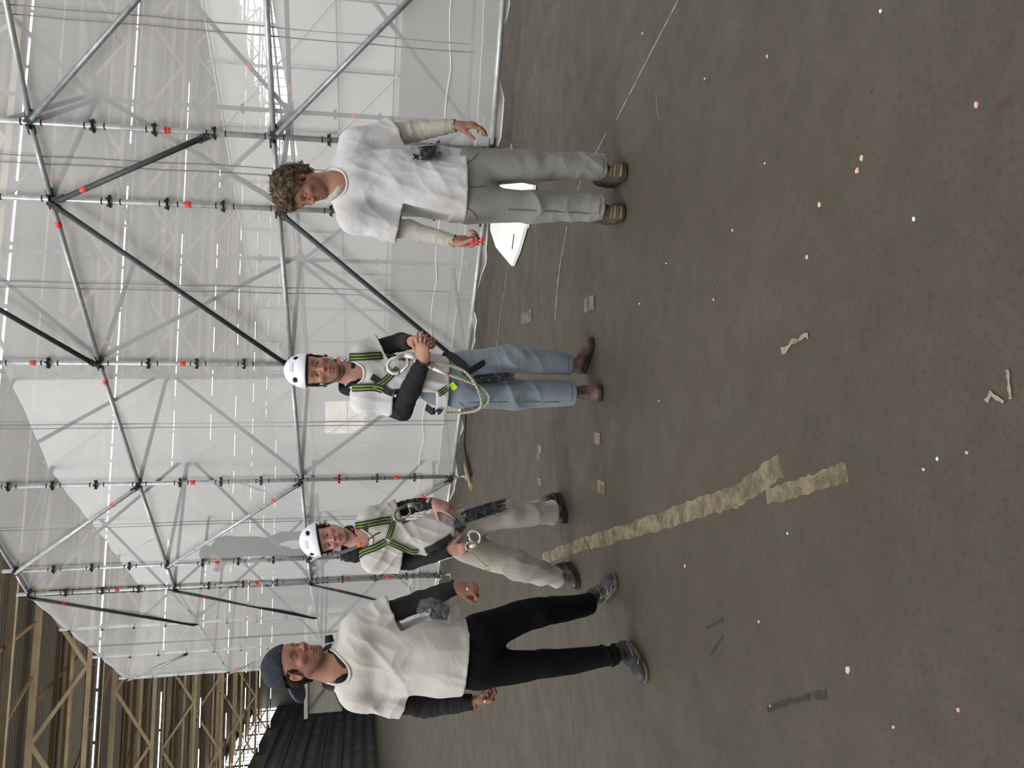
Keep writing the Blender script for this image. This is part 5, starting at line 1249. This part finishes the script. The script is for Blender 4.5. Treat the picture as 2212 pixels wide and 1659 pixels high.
strap(hn3, bv3, [(768, 1136), (790, 1132), (820, 1126), (848, 1122)], Y3, .046); strap(hn3, bv3, [(770, 1202), (785, 1192), (810, 1182), (838, 1168)], Y3, .046)
strap(hn3, bv3, [(848, 1122), (846, 1140), (838, 1168)], Y3, .034); strap(hn3, bv3, [(838, 1168), (862, 1180), (885, 1190), (905, 1194)], Y3, .040); strap(hn3, bv3, [(790, 1130), (791, 1150), (788, 1178), (784, 1196)], Y3, .030, stripes=False, name='chest_strap')
strap(hn3, bv3, [(915, 1190), (940, 1180), (962, 1168), (978, 1155)], Y3, .045, stripes=False, name='waist_belt')
bvj = surf(bpy.data.objects['trousers.002'])
strap(hn3, bvj, [(972, 1118), (985, 1132), (1002, 1148)], Y3, .055, stripes=False, name='leg_strap', lift=.008); strap(hn3, bvj, [(955, 1215), (968, 1222), (985, 1228)], Y3, .05, stripes=False, name='leg_strap', lift=.012)
strap(hn3, bvj, [(972, 1224), (982, 1226)], Y3, .046, stripes=False, name='neon_loop', m_=neon, lift=.016)
q_ = MB(); q_.tube([q(795, 1166, -.19), q(812, 1154, -.2), q(822, 1150, -.2)], .005, 6); q_.build('gear_loop', blk, hn3, smooth=True)
hook('snap_hook', q(852, 1118, -.20), q(905, 1094, -.16), .075, 'dull grey snap hook hanging on the chest strap of the smiling person', alud, r=.010)
hook('snap_hook', q(1030, 1148, -.22), q(1014, 1180, -.22), .085, 'silver oval snap hook held at the thigh of the smiling person', alum, r=.009)
t = MB(); t.tube(spline([q(1018, 1196, -.14), q(1030, 1206, -.15), q(1042, 1216, -.15), q(1052, 1224, -.14)], 5), .0045, 6); t.tube(spline([q(1048, 1221, -.14), q(1056, 1222, -.14), q(1057, 1231, -.14), q(1049, 1230, -.14), q(1046, 1223, -.14)], 4), .0028, 6)
tag(t.build('short_lanyard', mat('yellow_grey_cord', lin(170, 170, 110), .7), smooth=True), 'short yellowish cord with a small clip hanging at the corduroy trousers', 'rope')
tie_bag('cable_tie_bag', q(985, 1122, -.2), q(1098, 1088, -.14), .085, 'long clear plastic bag of dark cable ties held by the smiling person', 70, 12)
t = MB(); t.tube(spline([q(985, 1096, -.1), q(1000, 1088, -.1), q(1010, 1092, -.1), q(1012, 1100, -.1)], 6), .003, 6); tag(t.build('wire_loop', alud, smooth=True), 'thin bent wire loop beside the hand of the smiling person', 'wire')
# ---- man in the backwards cap and black trousers
Y4 = 3.85
p4 = empty('person', onfloor(1370, 1350), 'person in a backwards dark blue cap, white t-shirt and black trousers, looking aside', 'person')
q = lambda x, y, dy=0: P_(x, y, Y4 + dy)
J4 = dict(neck=q(722, 1441, .03), sa=q(772, 1356, .0), sb=q(768, 1500, .0), ea=q(905, 1300, .02), wa=q(986, 1268, -.05), eb=q(920, 1525, .06), wb=q(1022, 1516, .0), ha=q(1020, 1368), hb=q(1020, 1445), ka=q(1160, 1320, .08), kb=q(1180, 1434, -.03), fa=q(1290, 1302, .28), fb=q(1348, 1414, -.06))
skin4 = lin(176, 124, 100)
h4 = head_prims(q(640, 1432, .0), (.89, -.45, -.05), (-.06, .02, 1), mouth=.007, smile=.8, sc=1.06, eye=.55)
ha4 = hand(J4['wa'], q(1030, 1270, -.06) - J4['wa'], (-.75, .5, 0), 'l', [(1.0, 1.2, .7), (1.1, 1.3, .7), (1.15, 1.3, .7), (1.2, 1.3, .7)], thumb=((.35, .8, -.6), .6), s=1.0)
hb4 = hand(J4['wb'], q(1065, 1512, .0) - J4['wb'], (.8, .4, 0), 'r', [(.8, 1.0, .6), (.9, 1.1, .6), (1.0, 1.2, .6), (1.0, 1.2, .6)], thumb=((.45, .75, -.6), .5), s=1.0)
body(p4, h4, J4, (ha4, hb4), skin4, head_paint(skin4, lin(168, 92, 86), lin(52, 38, 30), lin(92, 72, 58), .55, gaze=(0, .9, -.3), mouth=.007, smile=.8, sc=1.06), neckr=.058)
S4 = nrm_(J4['sb'] - J4['sa']); sa, sb = J4['sa'], J4['sb']
ea_ = q(846, 1316, .01); eb_ = q(868, 1520, .04)
tor = [(q(800, 1424), .165), (q(875, 1418), .168), (q(945, 1418), .176), (q(1004, 1420), .182)]
sh4 = tee(p4, sa, sb, J4['neck'], tor, ea_, eb_, S4, (q(735, 1441, -.02), q(680, 1440, -.04)), beigecot, tee_disp(q(1004, 1418).z, sa.z, 71, .010, (-.15, 0, 1)), rs=.068, re=.074, shr=.066)
knit_sleeve([mid(sa, ea_, .55), J4['ea'], J4['wa']], [.054, .050, .040], p4, 'hoodie_sleeve', blackcot, 33, .0025)
knit_sleeve([mid(sb, eb_, .55), J4['eb'], J4['wb']], [.054, .055, .042], p4, 'hoodie_sleeve', blackcot, 37, .004)
hood(p4, q(728, 1440, .02), S4, .088, blackcot, side=.6, seed=9)
t = MB(); t.tube([q(712, 1388, -.03), q(710, 1372, -.02)], [.022, .018], 8); t.build('hood_edge', blackcot, p4, smooth=True)
def d4(V, N):
    return .007 * (ridge(V, (.4, 0, 1), 8, 2, 81) - .3) + .008 * (ridge(V, (1, 0, .4), 12, 2.5, 85) - .3) * (np.exp(-((V[:, 2] - .5) / .1) ** 2) + 1.4 * np.exp(-((V[:, 2] - .16) / .08) ** 2))
legs(p4, (q(985, 1416), q(1020, 1414)), q(1040, 1366), q(1040, 1446), J4['ka'], J4['kb'], q(1276, 1305, .26), q(1335, 1413, -.05), .098, .078, .070, .062, .056, S4, blackden, d4, wtop=.158, rha=.100)
trn = mat('grey_trail_shoe', lin(62, 62, 63), .7, noise=(26, lin(30, 30, 31), .9), bump=(70, .4)); trs = mat('brown_rubber_sole', lin(96, 84, 66), .8)
tb = onfloor(1402, 1462); hd_ = (onfloor(1360, 1394) - tb).normalized() * .30; s1 = shoe('shoe', tb + hd_, tb, (0, 0, 1), trn, trs, p4, w=.052, ankle=q(1335, 1413, -.05), lace=mat('maroon_lace', lin(110, 66, 66), .8))
ta = onfloor(1334, 1250); hd_ = (onfloor(1300, 1300) - ta).normalized() * .30; shoe('shoe', ta + hd_, ta, (0, 0, 1), trn, trs, p4, w=.050, ankle=q(1276, 1305, .26), lace=MATS['maroon_lace'])
shs = [o for o in p4.children if o.name.startswith('shoe')]; palel = mat('pale_shoe_trim', lin(150, 148, 140), .7)
for o_, pl in ((shs[0], [[(1352, 1388), (1362, 1404), (1368, 1420)], [(1372, 1402), (1380, 1420), (1378, 1438)], [(1386, 1428), (1396, 1444), (1398, 1458)]]), (shs[1], [[(1292, 1268), (1300, 1284), (1296, 1294)], [(1308, 1262), (1314, 1276), (1308, 1288)], [(1322, 1252), (1330, 1262), (1326, 1276)]])):
    bs = surf(o_)
    for px in pl: strap(o_, bs, px, Y4, .005, stripes=False, name='shoe_trim', m_=palel, lift=-.002)
_, M4, o4 = h4
T4 = lambda a, b, c: o4 + 1.06 * (M4[0] * a + M4[1] * b + M4[2] * c)
# cap worn backwards: crown, band opening over the forehead, peak down the nape
capm = mat('navy_cap_cloth', lin(30, 34, 46), .85, noise=(7, lin(22, 25, 33), .8), bump=(60, .3))
n4 = nrm_(M4[2] - M4[1] * .20); dom = 1.06 * A_((.086, .108, .092))
cp = [ell(T4(0, -.016, .046), dom, .01, M4), ell(T4(0, -.030, .070), dom * .92, .03, M4), cyl(T4(0, 0, .048), T4(0, 0, .048) - n4 * .4, .4, .004), ell(T4(0, -.016, .043), dom - .005, .003, M4, 's')]
cap = solid('cap', cp, .0035, capm, p4, disp=lambda V, N: .0025 * vn(V * 30, 3) + .0015 * vn(V * 90, 4))
br = [ell(T4(0, -.158, -.004), 1.06 * A_((.072, .068, .020)), .01, np.stack([M4[0], nrm_(M4[1] * .82 + M4[2] * .57), nrm_(M4[2] * .82 - M4[1] * .57)])), ell(T4(0, -.150, -.026), 1.06 * A_((.078, .080, .022)), .003, np.stack([M4[0], nrm_(M4[1] * .82 + M4[2] * .57), nrm_(M4[2] * .82 - M4[1] * .57)]), 's'), ell(T4(0, -.02, .02), 1.06 * A_((.082, .100, .09)), .003, M4, 's')]
solid('cap_peak', br, .003, mat('blue_grey_cap_peak', lin(74, 84, 108), .7), cap)
q_ = MB()
bvc = surf(cap)
sw = [(603, 1404), (606, 1409), (609, 1414), (608, 1418), (604, 1420)]
p, n_ = drape(bvc, sw, Y4, 6, lift=-.002)
N_ = len(p); base = len(q_.v)
for i, a in enumerate(p):
    w_ = .0045 * sin(pi * min(1, (i + 1) / (N_ * .9))) ** .6 + .0006; tg = (p[min(i + 1, N_ - 1)] - p[max(i - 1, 0)]).normalized(); sd = tg.cross(n_[i]).normalized(); q_.v += [tuple(a + sd * w_), tuple(a - sd * w_)]
q_.f += [(2 * i, 2 * i + 1, 2 * i + 3, 2 * i + 2) for i in range(N_ - 1)]
q_.build('tick_logo', mat('orange_print', lin(206, 128, 96), .6), cap)
hr = [ell(T4(s * .0655, .020, .014), (.010, .017, .032), .006, M4) for s in (-1, 1)] + [ell(T4(s * .070, -.012, .034), (.009, .036, .015), .01, M4) for s in (-1, 1)] + [ell(T4(s * .060, -.052, -.004), (.024, .034, .044), .02, M4) for s in (-1, 1)] + [ell(T4(0, -.084, -.014), (.058, .026, .046), .02, M4), ell(T4(0, -.074, -.056), (.048, .026, .034), .02, M4)]
solid('hair', hr, .0035, darkhair, p4, disp=lambda V, N: .004 * vn(V * 70, 4) + .003 * vn(V * 150, 5))
t = MB(); c = Vector(J4['wb']) + (Vector(J4['wb']) - Vector(J4['eb'])).normalized() * .012; d = (Vector(J4['wb']) - Vector(J4['eb'])).normalized(); x = d.orthogonal().normalized(); y = d.cross(x); t.tube([c + (x * cos(a) + y * sin(a)) * .031 for a in [k * pi / 10 for k in range(20)]], .0025, 5, closed=True); t.build('wrist_band', mat('tan_cord', lin(150, 112, 60), .6), p4, smooth=True)
tie_bag('cable_tie_bag', q(925, 1316, -.13), q(972, 1326, -.15), .085, 'clear plastic bag of dark cable ties at the hip of the person in the cap', 120, 21)
for w0, hnd, nm in ((J4['wa'], (1010, 1272, -.13), 'fist'), (J4['wb'], (1048, 1514, -.06), 'fist')):
    t = MB(); c = q(*hnd); t.tube([c, c + Vector((0, -.006, 0))], [.008, .007], 8); tag(t.build('metal_pin', alum, smooth=True), 'small metal pin held in the %s hand of the person in the cap' % ('raised right' if hnd[1] < 1300 else 'lower left'), 'pin')
# ---- dark figure working up in the scaffold behind the sheeting
YC = 12.9
pc = empty('person', at(690, 1180, YC), 'person in dark work clothes standing up in the scaffold behind the white sheeting', 'person')
q = lambda x, y, dy=0: P_(x, y, YC + dy)
JC = dict(neck=q(470, 1194), sa=q(486, 1186), sb=q(484, 1200), ea=q(505, 1200), wa=q(482, 1216), eb=q(500, 1206), wb=q(480, 1218), ha=q(560, 1178), hb=q(562, 1186), ka=q(608, 1160), kb=q(612, 1192), fa=q(668, 1156), fb=q(670, 1198))
hc = head_prims(q(452, 1196), (-.85, -.35, .2), (0, 0, 1))
hca = hand(JC['wa'], (-.6, 0, .5), (0, -1, 0), 'l', [(.4, .6, .4)] * 4); hcb = hand(JC['wb'], (-.6, 0, .6), (0, -1, 0), 'r', [(.4, .6, .4)] * 4)
body(pc, hc, JC, (hca, hcb), skin2, head_paint(skin2, lin(168, 92, 88), lin(48, 34, 27)), h=.006)
dk = mat('dark_work_clothes', lin(18, 19, 20), .95)
S_ = (1, 0, 0)
solid('jacket', [cone(q(482, 1182), q(555, 1180),   .16, .15, .05, S_, 1, .8), cone(q(470, 1186), q(490, 1180), .10, .14, .05), cone(JC['sa'], JC['ea'], .07, .06), cone(JC['ea'], mid(JC['ea'], JC['wa'], .8), .06, .045), cone(JC['sb'], JC['eb'], .07, .06), cone(JC['eb'], mid(JC['eb'], JC['wb'], .8), .06, .045)], .012, dk, pc, disp=fold_disp(.015, (0, 0, 1), 7, 2, 3))
solid('trousers', [cone(q(550, 1180), q(565, 1181), .15, .15, .05, S_, 1, .8), cone(JC['ha'], JC['ka'], .105, .072, .02), cone(JC['hb'], JC['kb'], .105, .072, .02), cone(JC['ka'], JC['fa'], .08, .06), cone(JC['kb'], JC['fb'], .08, .06)], .012, dk, pc, disp=fold_disp(.015, (0, 0, 1), 7, 2, 5))
solid('helmet', [ell(q(445, 1195), (.12, .14, .10), .01)], .01, linerm, pc)
for k in 'ab':
    f = Vector(JC['f' + k]); shoe('shoe', f + Vector((.08, 0, -.10)), f + Vector((-.2, -.04, -.10)), (0, 0, 1), dk, solem, pc, ankle=f)
zf = JC['fa'].z - .115
t = MB(); a = q(690, 1150); t.box((a.x - .1, YC, zf - .03), (1.9, .35, .05), Matrix.Rotation(radians(-43), 3, 'Z')); tag(t.build('scaffold_board', mat('grey_deck', lin(150, 150, 146), .6)), 'narrow scaffold board under the person behind the sheeting', 'board')
# things lying at the foot of the sheeting
t = MB(); t.tube([onfloor(1006, 984, .03), onfloor(1016, 1028, .03)], .022, 8); tag(t.build('black_pipe', mat('black_pipe', lin(30, 30, 30), .5), smooth=True), 'short black pipe on the floor at the foot of the sheeting', 'pipe')
t = MB(); t.beam(onfloor(1004, 1004, .015), onfloor(1018, 1052, .015), .10, .03); tag(t.build('wooden_batten', mat('pale_wood', lin(150, 124, 92), .7)), 'short wooden batten on the floor beside the black pipe', 'timber')
t = MB(); t.tube([onfloor(x, y, .012) for x, y in ((1006, 895), (1005, 915), (1004, 940), (1003, 962), (1006, 984))], .010, 6); tag(t.build('power_cable', mat('black_cable', lin(24, 24, 24), .5), smooth=True), 'thin black cable on the floor along the sheeting', 'cable')
